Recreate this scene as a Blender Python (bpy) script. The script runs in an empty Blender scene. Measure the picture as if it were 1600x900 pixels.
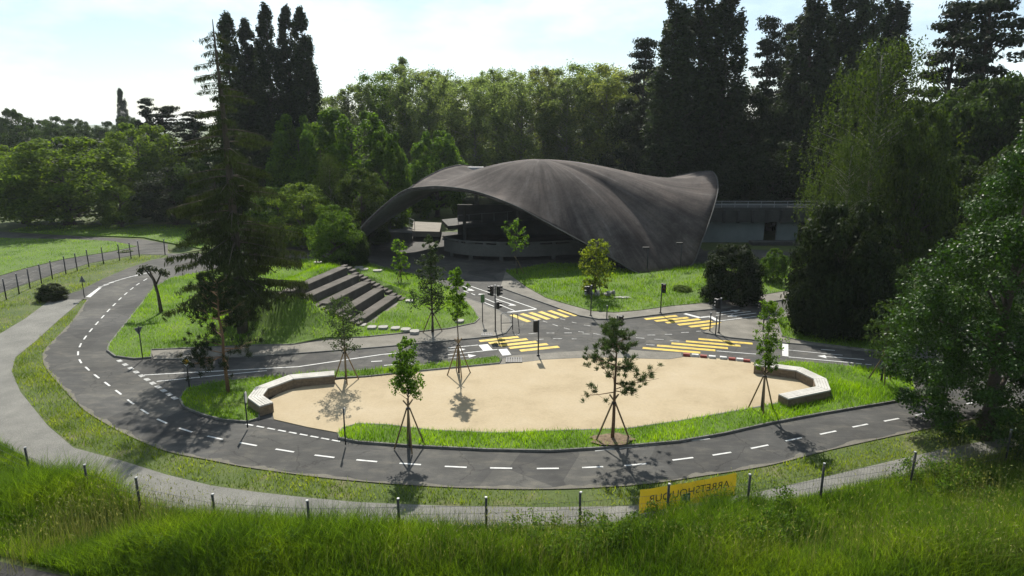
import bpy, math, random
import numpy as np
from mathutils import Vector
from mathutils.geometry import delaunay_2d_cdt

# ------------------------------------------------------------------ camera, sky, sun, exposure
scene = bpy.context.scene
CAM_H = 12.5; FPX = 1067.0; PITCH = math.atan(260 / 1067)
cam = bpy.data.cameras.new('camera'); cam_ob = bpy.data.objects.new('camera', cam)
scene.collection.objects.link(cam_ob); scene.camera = cam_ob
cam_ob.location = (0, 0, CAM_H); cam_ob.rotation_euler = (math.pi / 2 - PITCH, 0, 0)
cam.sensor_width = 36; cam.lens = 36 * FPX / 1600; cam.clip_end = 6000

SUN_EL = math.radians(45); SUN_AZ = math.radians(-7)
world = bpy.data.worlds.new('World'); scene.world = world; world.use_nodes = True
wn = world.node_tree; wn.nodes.clear()
def wnode(t, **k):
    n = wn.nodes.new(t)
    for a, b in k.items(): setattr(n, a, b)
    return n
sky = wnode('ShaderNodeTexSky', sky_type='NISHITA'); sky.sun_disc = False
sky.sun_elevation = SUN_EL; sky.sun_rotation = SUN_AZ; sky.dust_density = 0.4; sky.air_density = 1.0; sky.ozone_density = 3.0
tc = wnode('ShaderNodeTexCoord')
mp = wnode('ShaderNodeMapping'); mp.inputs['Scale'].default_value = (1.0, 1.0, 2.6); mp.inputs['Location'].default_value = (0.35, 0.1, 0.27)
nz = wnode('ShaderNodeTexNoise'); nz.inputs['Scale'].default_value = 4.2; nz.inputs['Detail'].default_value = 9; nz.inputs['Roughness'].default_value = 0.58
cr = wnode('ShaderNodeValToRGB'); cr.color_ramp.elements[0].position = 0.46; cr.color_ramp.elements[1].position = 0.68; cr.color_ramp.elements[0].color = (0.32, 0.32, 0.32, 1)
cmix = wnode('ShaderNodeMixRGB', blend_type='MIX'); cmix.inputs[2].default_value = (11.6, 13.4, 14.0, 1)
cfac = wnode('ShaderNodeMath', operation='MULTIPLY'); cfac.inputs[1].default_value = 0.7
bg = wnode('ShaderNodeBackground'); bg.inputs['Strength'].default_value = 0.06
wo = wnode('ShaderNodeOutputWorld')
L = wn.links.new
L(tc.outputs['Generated'], mp.inputs['Vector']); L(mp.outputs['Vector'], nz.inputs['Vector']); L(nz.outputs['Fac'], cr.inputs['Fac'])
L(cr.outputs['Color'], cfac.inputs[0]); L(cfac.outputs[0], cmix.inputs[0]); L(sky.outputs['Color'], cmix.inputs[1])
L(cmix.outputs['Color'], bg.inputs['Color']); L(bg.outputs['Background'], wo.inputs['Surface'])

sun = bpy.data.lights.new('sun', 'SUN'); sun.energy = 5.0; sun.angle = math.radians(0.53); sun.color = (1.0, 0.95, 0.86)
sun_ob = bpy.data.objects.new('sun', sun); scene.collection.objects.link(sun_ob)
sdir = Vector((math.sin(SUN_AZ) * math.cos(SUN_EL), math.cos(SUN_AZ) * math.cos(SUN_EL), math.sin(SUN_EL)))
sun_ob.rotation_euler = (-sdir).to_track_quat('-Z', 'Y').to_euler(); sun_ob.location = sdir * 100
vs = scene.view_settings; vs.view_transform = 'Standard'; vs.look = 'None'; vs.gamma = 1; vs.use_curve_mapping = False; vs.exposure = 0.88
scene.render.engine = 'CYCLES'
scene.cycles.max_bounces = 6; scene.cycles.transmission_bounces = 4; scene.cycles.transparent_max_bounces = 4; scene.cycles.diffuse_bounces = 3
C = scene.collection
RNG = np.random.default_rng(7)
random.seed(7)

# ------------------------------------------------------------------ photo pixel -> place in the world
cP, sP = math.cos(PITCH), math.sin(PITCH)
def ray(u, v):
    a = (u - 800) / FPX; b = (450 - v) / FPX
    return a, cP + b * sP, -sP + b * cP
def G(u, v, z=0.0):
    r = ray(u, v); t = (z - CAM_H) / r[2]
    return Vector((r[0] * t, r[1] * t, z))
def P(u, v, Y):
    r = ray(u, v); t = Y / r[1]
    return Vector((r[0] * t, Y, CAM_H + r[2] * t))
def poly(pts, z=0.0): return [G(u, v, z) for u, v in pts]

# ------------------------------------------------------------------ materials
ALB = 0.67      # scales most base colours down so shade stays deep at the raised exposure
def alb(c, k=ALB): return tuple(x * k for x in c)
def mat(name):
    m = bpy.data.materials.new(name); m.use_nodes = True; nt = m.node_tree
    b = nt.nodes['Principled BSDF']
    return m, nt, b
def nd(nt, t, **k):
    n = nt.nodes.new(t)
    for a, b in k.items(): setattr(n, a, b)
    return n
def ramp(nt, stops):
    r = nd(nt, 'ShaderNodeValToRGB'); e = r.color_ramp.elements
    while len(e) < len(stops): e.new(0.5)
    for i, (p, c) in enumerate(stops): e[i].position = p; e[i].color = (*c, 1) if len(c) == 3 else c
    return r
def noise(nt, scale, detail=4, rough=0.55, coord='Object', stretch=None):
    t = nd(nt, 'ShaderNodeNewGeometry') if coord == 'World' else nd(nt, 'ShaderNodeTexCoord')
    out = t.outputs['Position'] if coord == 'World' else t.outputs[coord]
    n = nd(nt, 'ShaderNodeTexNoise'); n.inputs['Scale'].default_value = scale; n.inputs['Detail'].default_value = detail; n.inputs['Roughness'].default_value = rough
    if stretch:
        m = nd(nt, 'ShaderNodeMapping'); m.inputs['Scale'].default_value = stretch
        nt.links.new(out, m.inputs['Vector']); out = m.outputs['Vector']
    nt.links.new(out, n.inputs['Vector'])
    return n
def surf(name, stops, scale, rough=0.85, detail=6, fine=None, bump=0.0, bscale=40, stretch=None, spec=0.3, coord='World'):
    m, nt, b = mat(name)
    n = noise(nt, scale, detail, 0.6, coord, stretch); r = ramp(nt, [(p_, alb(c_)) for p_, c_ in stops]); nt.links.new(n.outputs['Fac'], r.inputs['Fac'])
    col = r.outputs['Color']
    if fine:
        n2 = noise(nt, fine[0], 3, 0.7, coord); r2 = ramp(nt, [(0.3, (fine[1],) * 3), (0.7, (fine[2],) * 3)])
        nt.links.new(n2.outputs['Fac'], r2.inputs['Fac'])
        mx = nd(nt, 'ShaderNodeMixRGB', blend_type='MULTIPLY'); mx.inputs[0].default_value = 1
        nt.links.new(col, mx.inputs[1]); nt.links.new(r2.outputs['Color'], mx.inputs[2]); col = mx.outputs['Color']
    nt.links.new(col, b.inputs['Base Color']); b.inputs['Roughness'].default_value = rough; b.inputs['Specular IOR Level'].default_value = spec
    if bump:
        n3 = noise(nt, bscale, 4, 0.6, coord); bp = nd(nt, 'ShaderNodeBump'); bp.inputs['Strength'].default_value = bump; bp.inputs['Distance'].default_value = 0.03
        nt.links.new(n3.outputs['Fac'], bp.inputs['Height']); nt.links.new(bp.outputs['Normal'], b.inputs['Normal'])
    return m
def plain(name, col, rough=0.6, metal=0.0, var=0.15):
    return surf(name, [(0.3, tuple(c * (1 - var) for c in col)), (0.7, tuple(min(1, c * (1 + var)) for c in col))], 3.0, rough, 4, coord='World') if not metal else _metal(name, col, rough)
def _metal(name, col, rough):
    m, nt, b = mat(name); b.inputs['Base Color'].default_value = (*col, 1); b.inputs['Metallic'].default_value = 1; b.inputs['Roughness'].default_value = rough
    return m
def leafmat(name, col, trans=0.45, var=0.45, tcol=None, rough=0.6, spec=0.06, patch=None):
    """two-sided leaf: diffuse front, light that comes through from behind"""
    m, nt, b = mat(name); out = nt.nodes['Material Output']
    col = alb(col); g = nd(nt, 'ShaderNodeNewGeometry'); oi = nd(nt, 'ShaderNodeObjectInfo')
    a = tuple(c * (1 - var) for c in col); d = tuple(min(1, c * (1 + var)) for c in (col[0] * 1.15, col[1], col[2] * 0.85))
    r = ramp(nt, [(0.0, a), (1.0, d)])
    nt.links.new(g.outputs['Random Per Island'], r.inputs['Fac'])
    hs = nd(nt, 'ShaderNodeHueSaturation')
    mr = nd(nt, 'ShaderNodeMapRange'); mr.inputs['To Min'].default_value = 0.8; mr.inputs['To Max'].default_value = 1.2
    nt.links.new(oi.outputs['Random'], mr.inputs['Value']); nt.links.new(mr.outputs['Result'], hs.inputs['Value'])
    mh = nd(nt, 'ShaderNodeMapRange'); mh.inputs['To Min'].default_value = 0.488; mh.inputs['To Max'].default_value = 0.512
    n = noise(nt, 0.35 if not patch else patch, 3, 0.5, 'World')
    nt.links.new(n.outputs['Fac'], mh.inputs['Value']); nt.links.new(mh.outputs['Result'], hs.inputs['Hue'])
    nt.links.new(r.outputs['Color'], hs.inputs['Color'])
    col_out = hs.outputs['Color']
    if patch:
        rp = ramp(nt, [(0.34, (0.5, 0.6, 0.6)), (0.5, (1, 1, 1)), (0.66, (1.5, 1.25, 0.9))]); nt.links.new(n.outputs['Fac'], rp.inputs['Fac'])
        mp_ = nd(nt, 'ShaderNodeMixRGB', blend_type='MULTIPLY'); mp_.inputs[0].default_value = 1
        nt.links.new(col_out, mp_.inputs[1]); nt.links.new(rp.outputs['Color'], mp_.inputs[2]); col_out = mp_.outputs['Color']
    nt.links.new(col_out, b.inputs['Base Color']); b.inputs['Roughness'].default_value = rough; b.inputs['Specular IOR Level'].default_value = spec
    t = nd(nt, 'ShaderNodeBsdfTranslucent'); tm = nd(nt, 'ShaderNodeMixRGB', blend_type='MULTIPLY'); tm.inputs[0].default_value = 1
    tm.inputs[2].default_value = (*(tcol or (1.5, 1.45, 0.6)), 1); nt.links.new(col_out, tm.inputs[1]); nt.links.new(tm.outputs['Color'], t.inputs['Color'])
    mix = nd(nt, 'ShaderNodeMixShader'); mix.inputs[0].default_value = trans
    nt.links.new(b.outputs[0], mix.inputs[1]); nt.links.new(t.outputs[0], mix.inputs[2]); nt.links.new(mix.outputs[0], out.inputs['Surface'])
    return m

def asphalt(name, base, cracks=True):
    base = alb(base); m, nt, b = mat(name)
    n1 = noise(nt, 0.22, 5, 0.6, 'World'); r1 = ramp(nt, [(0.3, tuple(c * 0.66 for c in base)), (0.52, base), (0.7, tuple(c * 1.38 for c in base))])
    nt.links.new(n1.outputs['Fac'], r1.inputs['Fac'])
    n2 = noise(nt, 38, 3, 0.8, 'World'); r2 = ramp(nt, [(0.35, (0.72,) * 3), (0.7, (1.25,) * 3)]); nt.links.new(n2.outputs['Fac'], r2.inputs['Fac'])
    mx = nd(nt, 'ShaderNodeMixRGB', blend_type='MULTIPLY'); mx.inputs[0].default_value = 1
    nt.links.new(r1.outputs['Color'], mx.inputs[1]); nt.links.new(r2.outputs['Color'], mx.inputs[2]); col = mx.outputs['Color']
    n5 = noise(nt, 0.9, 6, 0.7, 'World', (1, 2.2, 1)); r5 = ramp(nt, [(0.3, (.78, .78, .78)), (0.5, (1, 1, 1)), (0.7, (1.6, 1.53, 1.4))]); nt.links.new(n5.outputs['Fac'], r5.inputs['Fac'])
    m5 = nd(nt, 'ShaderNodeMixRGB', blend_type='MULTIPLY'); m5.inputs[0].default_value = 1
    nt.links.new(col, m5.inputs[1]); nt.links.new(r5.outputs['Color'], m5.inputs[2]); col = m5.outputs['Color']
    if cracks:
        g = nd(nt, 'ShaderNodeNewGeometry'); nw = noise(nt, 1.2, 4, 0.6, 'World')
        ad = nd(nt, 'ShaderNodeMixRGB', blend_type='ADD'); ad.inputs[0].default_value = 0.9
        nt.links.new(g.outputs['Position'], ad.inputs[1]); nt.links.new(nw.outputs['Color'], ad.inputs[2])
        vo = nd(nt, 'ShaderNodeTexVoronoi', feature='DISTANCE_TO_EDGE'); vo.inputs['Scale'].default_value = 0.33
        nt.links.new(ad.outputs['Color'], vo.inputs['Vector'])
        rc = ramp(nt, [(0.0, (0.55,) * 3), (0.011, (1.0,) * 3)]); nt.links.new(vo.outputs['Distance'], rc.inputs['Fac'])
        m6 = nd(nt, 'ShaderNodeMixRGB', blend_type='MULTIPLY'); nm = noise(nt, 0.15, 2, 0.5, 'World'); rm = ramp(nt, [(0.38, (0,) * 3), (0.52, (1,) * 3)])
        nt.links.new(nm.outputs['Fac'], rm.inputs['Fac']); nt.links.new(rm.outputs['Color'], m6.inputs[0])
        nt.links.new(col, m6.inputs[1]); nt.links.new(rc.outputs['Color'], m6.inputs[2]); col = m6.outputs['Color']
    g2 = nd(nt, 'ShaderNodeNewGeometry'); mpv = nd(nt, 'ShaderNodeMapping'); mpv.inputs['Scale'].default_value = (0.42, 0.3, 1); mpv.inputs['Rotation'].default_value = (0, 0, .5)
    vp = nd(nt, 'ShaderNodeTexVoronoi', distance='CHEBYCHEV'); vp.inputs['Scale'].default_value = 1.0; nt.links.new(g2.outputs['Position'], mpv.inputs['Vector']); nt.links.new(mpv.outputs['Vector'], vp.inputs['Vector'])
    rpv = ramp(nt, [(0.0, (0.72,) * 3), (0.12, (0.74,) * 3), (0.14, (0.98,) * 3), (0.8, (1.06, 1.05, 1.02)), (0.83, (1.22, 1.2, 1.14))]); sx_ = nd(nt, 'ShaderNodeSeparateColor'); nt.links.new(vp.outputs['Color'], sx_.inputs[0]); nt.links.new(sx_.outputs[0], rpv.inputs['Fac'])
    m7 = nd(nt, 'ShaderNodeMixRGB', blend_type='MULTIPLY'); m7.inputs[0].default_value = 0.8; nt.links.new(col, m7.inputs[1]); nt.links.new(rpv.outputs['Color'], m7.inputs[2]); col = m7.outputs['Color']
    nt.links.new(col, b.inputs['Base Color']); b.inputs['Roughness'].default_value = 0.85; b.inputs['Specular IOR Level'].default_value = 0.15
    bp = nd(nt, 'ShaderNodeBump'); bp.inputs['Strength'].default_value = 0.35; bp.inputs['Distance'].default_value = 0.01
    nt.links.new(n2.outputs['Fac'], bp.inputs['Height']); nt.links.new(bp.outputs['Normal'], b.inputs['Normal'])
    return m

M = {}
M['asphalt'] = asphalt('asphalt', (0.08, 0.079, 0.075))
M['asphalt_dark'] = asphalt('asphalt_dark', (0.036, 0.036, 0.036), False)
M['soil'] = surf('meadow_soil', [(0.3, (0.05, 0.085, 0.012)), (0.55, (0.085, 0.115, 0.025)), (0.74, (0.17, 0.15, 0.08))], 0.6, 0.95, 8, (14, 0.7, 1.25), 0.5, 12)
M['lawn_soil'] = surf('lawn_soil', [(0.3, (0.07, 0.13, 0.010)), (0.6, (0.095, 0.165, 0.014)), (0.8, (0.14, 0.16, 0.04))], 0.5, 0.95, 8, (14, 0.7, 1.25), 0.5, 12)
M['gravel'] = surf('gravel', [(0.3, (0.165, 0.162, 0.145)), (0.6, (0.23, 0.224, 0.20)), (0.75, (0.29, 0.28, 0.25))], 0.7, 0.95, 8, (45, 0.55, 1.4), 0.8, 45)
M['sand'] = surf('sand', [(0.3, (0.36, 0.285, 0.175)), (0.48, (0.44, 0.355, 0.225)), (0.62, (0.465, 0.38, 0.25)), (0.75, (0.50, 0.415, 0.285))], 0.4, 0.95, 12, (9, 0.92, 1.06), 0.35, 9)
M['paving'] = surf('paving', [(0.3, (0.13, 0.12, 0.10)), (0.55, (0.20, 0.185, 0.155)), (0.75, (0.27, 0.25, 0.21))], 0.8, 0.9, 9, (25, 0.7, 1.25), 0.3, 25)
M['kerb'] = surf('kerb_stone', [(0.3, (0.10, 0.098, 0.09)), (0.7, (0.21, 0.205, 0.185))], 2.0, 0.9, 6, (30, 0.8, 1.2))
M['white'] = surf('road_paint_white', [(0.3, (0.38, 0.38, 0.36)), (0.42, (0.62, 0.62, 0.6)), (0.6, (0.78, 0.78, 0.76))], 3.2, 0.7, 10, (30, 0.75, 1.05))
M['white_worn'] = surf('road_paint_worn', [(0.35, (0.22, 0.22, 0.21)), (0.6, (0.55, 0.55, 0.53))], 4, 0.7, 6, (30, 0.8, 1.1))
M['yellow'] = surf('road_paint_yellow', [(0.32, (0.30, 0.23, 0.07)), (0.42, (0.58, 0.40, 0.04)), (0.6, (0.72, 0.52, 0.06))], 3.0, 0.7, 10, (30, 0.75, 1.08))
M['red'] = surf('kerb_paint_red', [(0.3, (0.22, 0.04, 0.03)), (0.7, (0.34, 0.07, 0.05))], 4, 0.7)
M['bench_top'] = surf('bench_top', [(0.3, (0.42, 0.40, 0.36)), (0.6, (0.60, 0.58, 0.53)), (0.8, (0.66, 0.64, 0.6))], 1.4, 0.8, 8, (16, 0.85, 1.1))
M['bench_side'] = surf('bench_side', [(0.3, (0.16, 0.115, 0.07)), (0.7, (0.28, 0.21, 0.14))], 1.6, 0.85, 8, (9, 0.7, 1.2), 0, 40, (1, 1, 7))
M['tier'] = surf('tier_concrete', [(0.3, (0.06, 0.05, 0.04)), (0.55, (0.105, 0.092, 0.076)), (0.75, (0.16, 0.145, 0.125))], 1.1, 0.92, 9, (14, 0.7, 1.25), 0.4, 14)
M['slab'] = surf('stone_slab', [(0.3, (0.30, 0.29, 0.26)), (0.7, (0.45, 0.43, 0.39))], 3, 0.9, 6, (20, 0.8, 1.15))
M['concrete'] = surf('concrete', [(0.3, (0.08, 0.08, 0.074)), (0.7, (0.125, 0.124, 0.114))], 0.9, 0.9, 8, (8, 0.85, 1.12))  # grey lowered in tone to hold the deep shade under the shell
M['concrete_sunlit'] = surf('concrete_sunlit', [(0.3, (0.20, 0.185, 0.155)), (0.7, (0.28, 0.255, 0.215))], 0.9, 0.9, 8, (8, 0.85, 1.12))  # paler copy of the concrete, sunlight on the platform put into its colour
M['wing'] = surf('wing_concrete_shaded', [(0.3, (0.045, 0.048, 0.047)), (0.7, (0.085, 0.088, 0.085))], 0.9, 0.9, 8, (8, 0.8, 1.15))  # darker copy of the concrete, walkway shade put into the colour
M['white_wall_shaded'] = surf('white_wall_shaded', [(0.3, (0.17, 0.21, 0.22)), (0.7, (0.25, 0.29, 0.30))], 0.6, 0.8, 6)  # white wall greyed down, its shade put into the colour
M['dark_steel'] = plain('dark_steel', (0.035, 0.037, 0.04), 0.5)
M['galv'] = plain('galvanised_steel', (0.32, 0.33, 0.34), 0.45)
M['black'] = plain('black_housing', (0.012, 0.013, 0.014), 0.5)
M['post'] = plain('fence_post_grey', (0.04, 0.043, 0.04), 0.7)
M['cap'] = plain('post_cap', (0.42, 0.42, 0.42), 0.5)
M['wire'] = plain('fence_wire', (0.12, 0.12, 0.115), 0.5)
M['bark'] = surf('bark', [(0.3, (0.055, 0.043, 0.032)), (0.7, (0.13, 0.105, 0.08))], 3, 0.95, 8, (20, 0.6, 1.3), 0.6, 15, (1, 1, 0.25))
M['bark_red'] = surf('bark_red', [(0.3, (0.12, 0.07, 0.035)), (0.7, (0.24, 0.14, 0.075))], 3, 0.95, 8, (20, 0.6, 1.3), 0.6, 15, (1, 1, 0.25))
M['bark_pale'] = surf('bark_pale', [(0.3, (0.18, 0.165, 0.135)), (0.7, (0.34, 0.32, 0.27))], 2, 0.95, 8, (20, 0.6, 1.3), 0.3, 15, (1, 1, 0.4))
M['stake'] = surf('stake_wood', [(0.3, (0.20, 0.135, 0.07)), (0.7, (0.34, 0.24, 0.13))], 4, 0.85, 6, None, 0, 40, (1, 1, 0.2))
M['mulch'] = surf('mulch', [(0.3, (0.09, 0.06, 0.035)), (0.7, (0.26, 0.19, 0.12))], 7, 0.95, 8, (30, 0.6, 1.4), 0.8, 20)
M['rock'] = surf('rock', [(0.3, (0.22, 0.215, 0.20)), (0.7, (0.50, 0.49, 0.46))], 5, 0.9, 8, (15, 0.7, 1.2), 0.5, 15)
M['banner'] = leafmat('banner_cloth', (0.36, 0.30, 0.022), 0.42, 0.04, (1, 1, 1))
M['ink'] = plain('banner_ink', (0.03, 0.03, 0.025), 0.7)
M['teal'] = plain('banner_teal', (0.02, 0.18, 0.22), 0.7)
M['sign_white'] = plain('sign_white', (0.7, 0.7, 0.68), 0.5)
M['sign_red'] = plain('sign_red', (0.4, 0.03, 0.03), 0.5)
M['sign_back'] = plain('sign_back_grey', (0.17, 0.175, 0.175), 0.5)
M['sign_yellow'] = plain('sign_yellow', (0.62, 0.36, 0.02), 0.5)
M['sign_green'] = plain('sign_green', (0.10, 0.20, 0.07), 0.5)
M['lens_red'] = plain('lens_red', (0.12, 0.01, 0.01), 0.2); M['lens_amber'] = plain('lens_amber', (0.16, 0.07, 0.01), 0.2); M['lens_green'] = plain('lens_green', (0.01, 0.08, 0.04), 0.2)
M['petal'] = leafmat('petal', (0.75, 0.73, 0.68), 0.3, 0.1, (1, 1, 1))
# foliage
M['lf_mid'] = leafmat('leaf_mid', (0.070, 0.145, 0.018), 0.5)
M['lf_light'] = leafmat('leaf_light', (0.11, 0.195, 0.028), 0.55)
M['lf_wood'] = leafmat('leaf_pale_wood', (0.165, 0.240, 0.095), 0.62, 0.45, (1.35, 1.4, 0.8))  # leaf tone raised, haze over the far wood put into the colour
M['lf_wood_yellow'] = leafmat('leaf_wood_yellow', (0.175, 0.225, 0.075), 0.62, 0.45, (1.35, 1.4, 0.8))
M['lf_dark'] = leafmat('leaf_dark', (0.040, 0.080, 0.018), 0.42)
M['lf_vdark'] = leafmat('leaf_very_dark', (0.019, 0.036, 0.011), 0.3)  # dark leaf tone, lowered further to put deep shade into the colour
M['lf_poplar'] = leafmat('leaf_poplar', (0.026, 0.048, 0.018), 0.34)
M['lf_conifer'] = leafmat('needle_dark', (0.018, 0.033, 0.013), 0.2, 0.4, (1.2, 1.3, 0.7))
M['lf_spruce'] = leafmat('needle_spruce', (0.036, 0.056, 0.020), 0.3, 0.45, (1.3, 1.3, 0.7))
M['lf_pine'] = leafmat('needle_pine', (0.062, 0.105, 0.036), 0.3, 0.4, (1.2, 1.3, 0.7))
M['lf_sapling'] = leafmat('leaf_sapling', (0.10, 0.21, 0.022), 0.55)
M['lf_yellow'] = leafmat('leaf_willow', (0.17, 0.24, 0.03), 0.55)
M['lf_birch'] = leafmat('leaf_birch', (0.046, 0.084, 0.014), 0.42)
M['lf_gloss'] = leafmat('leaf_glossy', (0.030, 0.080, 0.010), 0.34, 0.5, None, 0.45, 0.16)
M['lf_hornbeam'] = leafmat('leaf_hornbeam', (0.080, 0.170, 0.018), 0.6, 0.4)
M['grass_lawn'] = leafmat('grass_lawn', (0.165, 0.335, 0.010), 0.52, 0.35, (1.35, 1.35, 0.5), 0.6, 0.2, 0.5)
M['grass_meadow'] = leafmat('grass_meadow', (0.130, 0.262, 0.018), 0.52, 0.65, (1.35, 1.3, 0.55), 0.6, 0.2, 0.45)
M['grass_dry'] = leafmat('grass_verge', (0.175, 0.29, 0.028), 0.48, 0.45, (1.3, 1.2, 0.6), 0.6, 0.2, 0.7)
M['seed'] = leafmat('grass_seed_heads', (0.17, 0.215, 0.07), 0.48, 0.45, (1.2, 1.1, 0.8))

# ------------------------------------------------------------------ mesh helpers
def mesh_np(name, V, F, material=None, smooth=False):
    V = np.asarray(V, dtype=np.float32).reshape(-1, 3); F = np.asarray(F, dtype=np.int32)
    me = bpy.data.meshes.new(name); n, k = F.shape
    me.vertices.add(len(V)); me.vertices.foreach_set('co', V.ravel())
    me.loops.add(n * k); me.loops.foreach_set('vertex_index', F.ravel())
    me.polygons.add(n); me.polygons.foreach_set('loop_start', np.arange(n, dtype=np.int32) * k)
    me.polygons.foreach_set('loop_total', np.full(n, k, dtype=np.int32))
    if smooth: me.polygons.foreach_set('use_smooth', np.ones(n, dtype=bool))
    me.update(calc_edges=True)
    if material: me.materials.append(M[material])
    return me
class MB:
    """collects shapes for ONE mesh"""
    def __init__(s): s.v = []; s.f = []
    def add(s, v, f):
        o = len(s.v); s.v += [tuple(p) for p in v]; s.f += [tuple(i + o for i in q) for q in f]; return s
    def box(s, c, size, rz=0.0, tilt=None):
        x, y, z = (d / 2 for d in size); ca, sa = math.cos(rz), math.sin(rz); vs_ = []
        for dz in (-z, z):
            for dx, dy in ((-x, -y), (x, -y), (x, y), (-x, y)):
                vs_.append((c[0] + dx * ca - dy * sa, c[1] + dx * sa + dy * ca, c[2] + dz))
        return s.add(vs_, [(3, 2, 1, 0), (4, 5, 6, 7), (0, 1, 5, 4), (1, 2, 6, 5), (2, 3, 7, 6), (3, 0, 4, 7)])
    def prism(s, pts, z0, z1):
        n = len(pts); a = sum(pts[i][0] * pts[(i + 1) % n][1] - pts[(i + 1) % n][0] * pts[i][1] for i in range(n))
        if a < 0: pts = pts[::-1]
        v = [(p[0], p[1], z0) for p in pts] + [(p[0], p[1], z1) for p in pts]
        return s.add(v, [tuple(range(n))[::-1], tuple(range(n, 2 * n))] + [(i, (i + 1) % n, n + (i + 1) % n, n + i) for i in range(n)])
    def tube(s, pts, rad, n=6, cap=True):
        pts = [Vector(p) for p in pts]; rad = rad if isinstance(rad, (list, tuple)) else [rad] * len(pts); rings = []
        ref = Vector((0.31, 0.95, 0.07))
        for i, p in enumerate(pts):
            d = (pts[min(i + 1, len(pts) - 1)] - pts[max(i - 1, 0)]).normalized()
            r_ = ref if abs(d.dot(ref)) < 0.95 else Vector((1, 0, 0))
            a = d.cross(r_).normalized(); b = d.cross(a)
            rings += [p + (a * math.cos(2 * math.pi * k / n) + b * math.sin(2 * math.pi * k / n)) * rad[i] for k in range(n)]
        f = [(i * n + k, i * n + (k + 1) % n, (i + 1) * n + (k + 1) % n, (i + 1) * n + k) for i in range(len(pts) - 1) for k in range(n)]
        if cap: f += [tuple(range(n))[::-1], tuple(range((len(pts) - 1) * n, len(pts) * n))]
        return s.add(rings, f)
    def disc(s, c, axis, r, th, n=16):
        c = Vector(c); a = Vector(axis).normalized() * th / 2
        return s.tube([c - a, c + a], r, n)
    def mesh(s, name, m, smooth=False):
        me = bpy.data.meshes.new(name); me.from_pydata(s.v, [], s.f); me.materials.append(M[m])
        if smooth:
            for p in me.polygons: p.use_smooth = True
        me.update(); return me
    def build(s, name, m, parent=None, smooth=False): return obj(name, s.mesh(name, m, smooth), parent)
def obj(name, me, parent=None, loc=None):
    o = bpy.data.objects.new(name, me); C.objects.link(o)
    if parent: o.parent = parent
    if loc is not None: o.location = loc
    return o
def tag(o, label=None, cat=None, group=None, kind=None):
    if label: o['label'] = label
    if cat: o['category'] = cat
    if group: o['group'] = group
    if kind: o['kind'] = kind
    return o
def thing(name, label, cat, loc=(0, 0, 0), rz=0.0, group=None):
    o = bpy.data.objects.new(name, None); C.objects.link(o); o.location = loc; o.rotation_euler = (0, 0, rz)
    return tag(o, label, cat, group)
def catmull(pts, n=6, closed=True):
    out = []; N = len(pts); pts = [Vector(p) for p in pts]
    rng_ = range(N) if closed else range(N - 1)
    for i in rng_:
        g = (lambda k: pts[k % N]) if closed else (lambda k: pts[min(max(k, 0), N - 1)])
        p0, p1, p2, p3 = g(i - 1), g(i), g(i + 1), g(i + 2)
        for k in range(n):
            t = k / n
            out.append(0.5 * ((2 * p1) + (p2 - p0) * t + (2 * p0 - 5 * p1 + 4 * p2 - p3) * t * t + (3 * p1 - p0 - 3 * p2 + p3) * t ** 3))
    if not closed: out.append(pts[-1])
    return out
def inside(poly_, X, Y):
    r = np.zeros(len(X), bool); n = len(poly_); j = n - 1
    for i in range(n):
        xi, yi, xj, yj = poly_[i][0], poly_[i][1], poly_[j][0], poly_[j][1]
        if yi != yj:
            r ^= ((yi > Y) != (yj > Y)) & (X < (xj - xi) * (Y - yi) / (yj - yi) + xi)
        j = i
    return r
def scatter(poly_, density, rng=RNG):
    a = np.array([(p[0], p[1]) for p in poly_]); lo, hi = a.min(0), a.max(0)
    n = int((hi - lo).prod() * density); X = rng.uniform(lo[0], hi[0], n); Y = rng.uniform(lo[1], hi[1], n)
    k = inside(poly_, X, Y); return X[k], Y[k]
def sheet(name, pts, zf, material, parent=None, step=None, skirt=0.0):
    """a ground sheet with the outline pts; zf is a height or a function of x, y"""
    fz = zf if callable(zf) else (lambda x, y: zf)
    v2 = [Vector((p[0], p[1])) for p in pts]; n = len(v2)
    if step:
        a = np.array([(p[0], p[1]) for p in pts]); lo, hi = a.min(0), a.max(0)
        gx, gy = np.meshgrid(np.arange(lo[0], hi[0], step), np.arange(lo[1], hi[1], step)); gx, gy = gx.ravel(), gy.ravel()
        k = inside(pts, gx, gy); v2 += [Vector((x, y)) for x, y in zip(gx[k], gy[k])]
    r = delaunay_2d_cdt(v2, [], [list(range(n))], 1, 1e-4)
    V = [(p.x, p.y, fz(p.x, p.y)) for p in r[0]]; F = []
    for f in r[2]:
        a_, b_, c_ = (r[0][i] for i in f[:3]); F.append(tuple(f) if (b_ - a_).cross(c_ - a_) > 0 else tuple(f)[::-1])
    if skirt:
        m0 = len(V); ring = [(p[0], p[1]) for p in pts]
        V += [(x, y, fz(x, y)) for x, y in ring] + [(x, y, fz(x, y) - skirt) for x, y in ring]
        F += [(m0 + i, m0 + (i + 1) % n, m0 + n + (i + 1) % n, m0 + n + i) for i in range(n)]
    me = bpy.data.meshes.new(name); me.from_pydata(V, [], F); me.materials.append(M[material]); me.update()
    return obj(name, me, parent)
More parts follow.
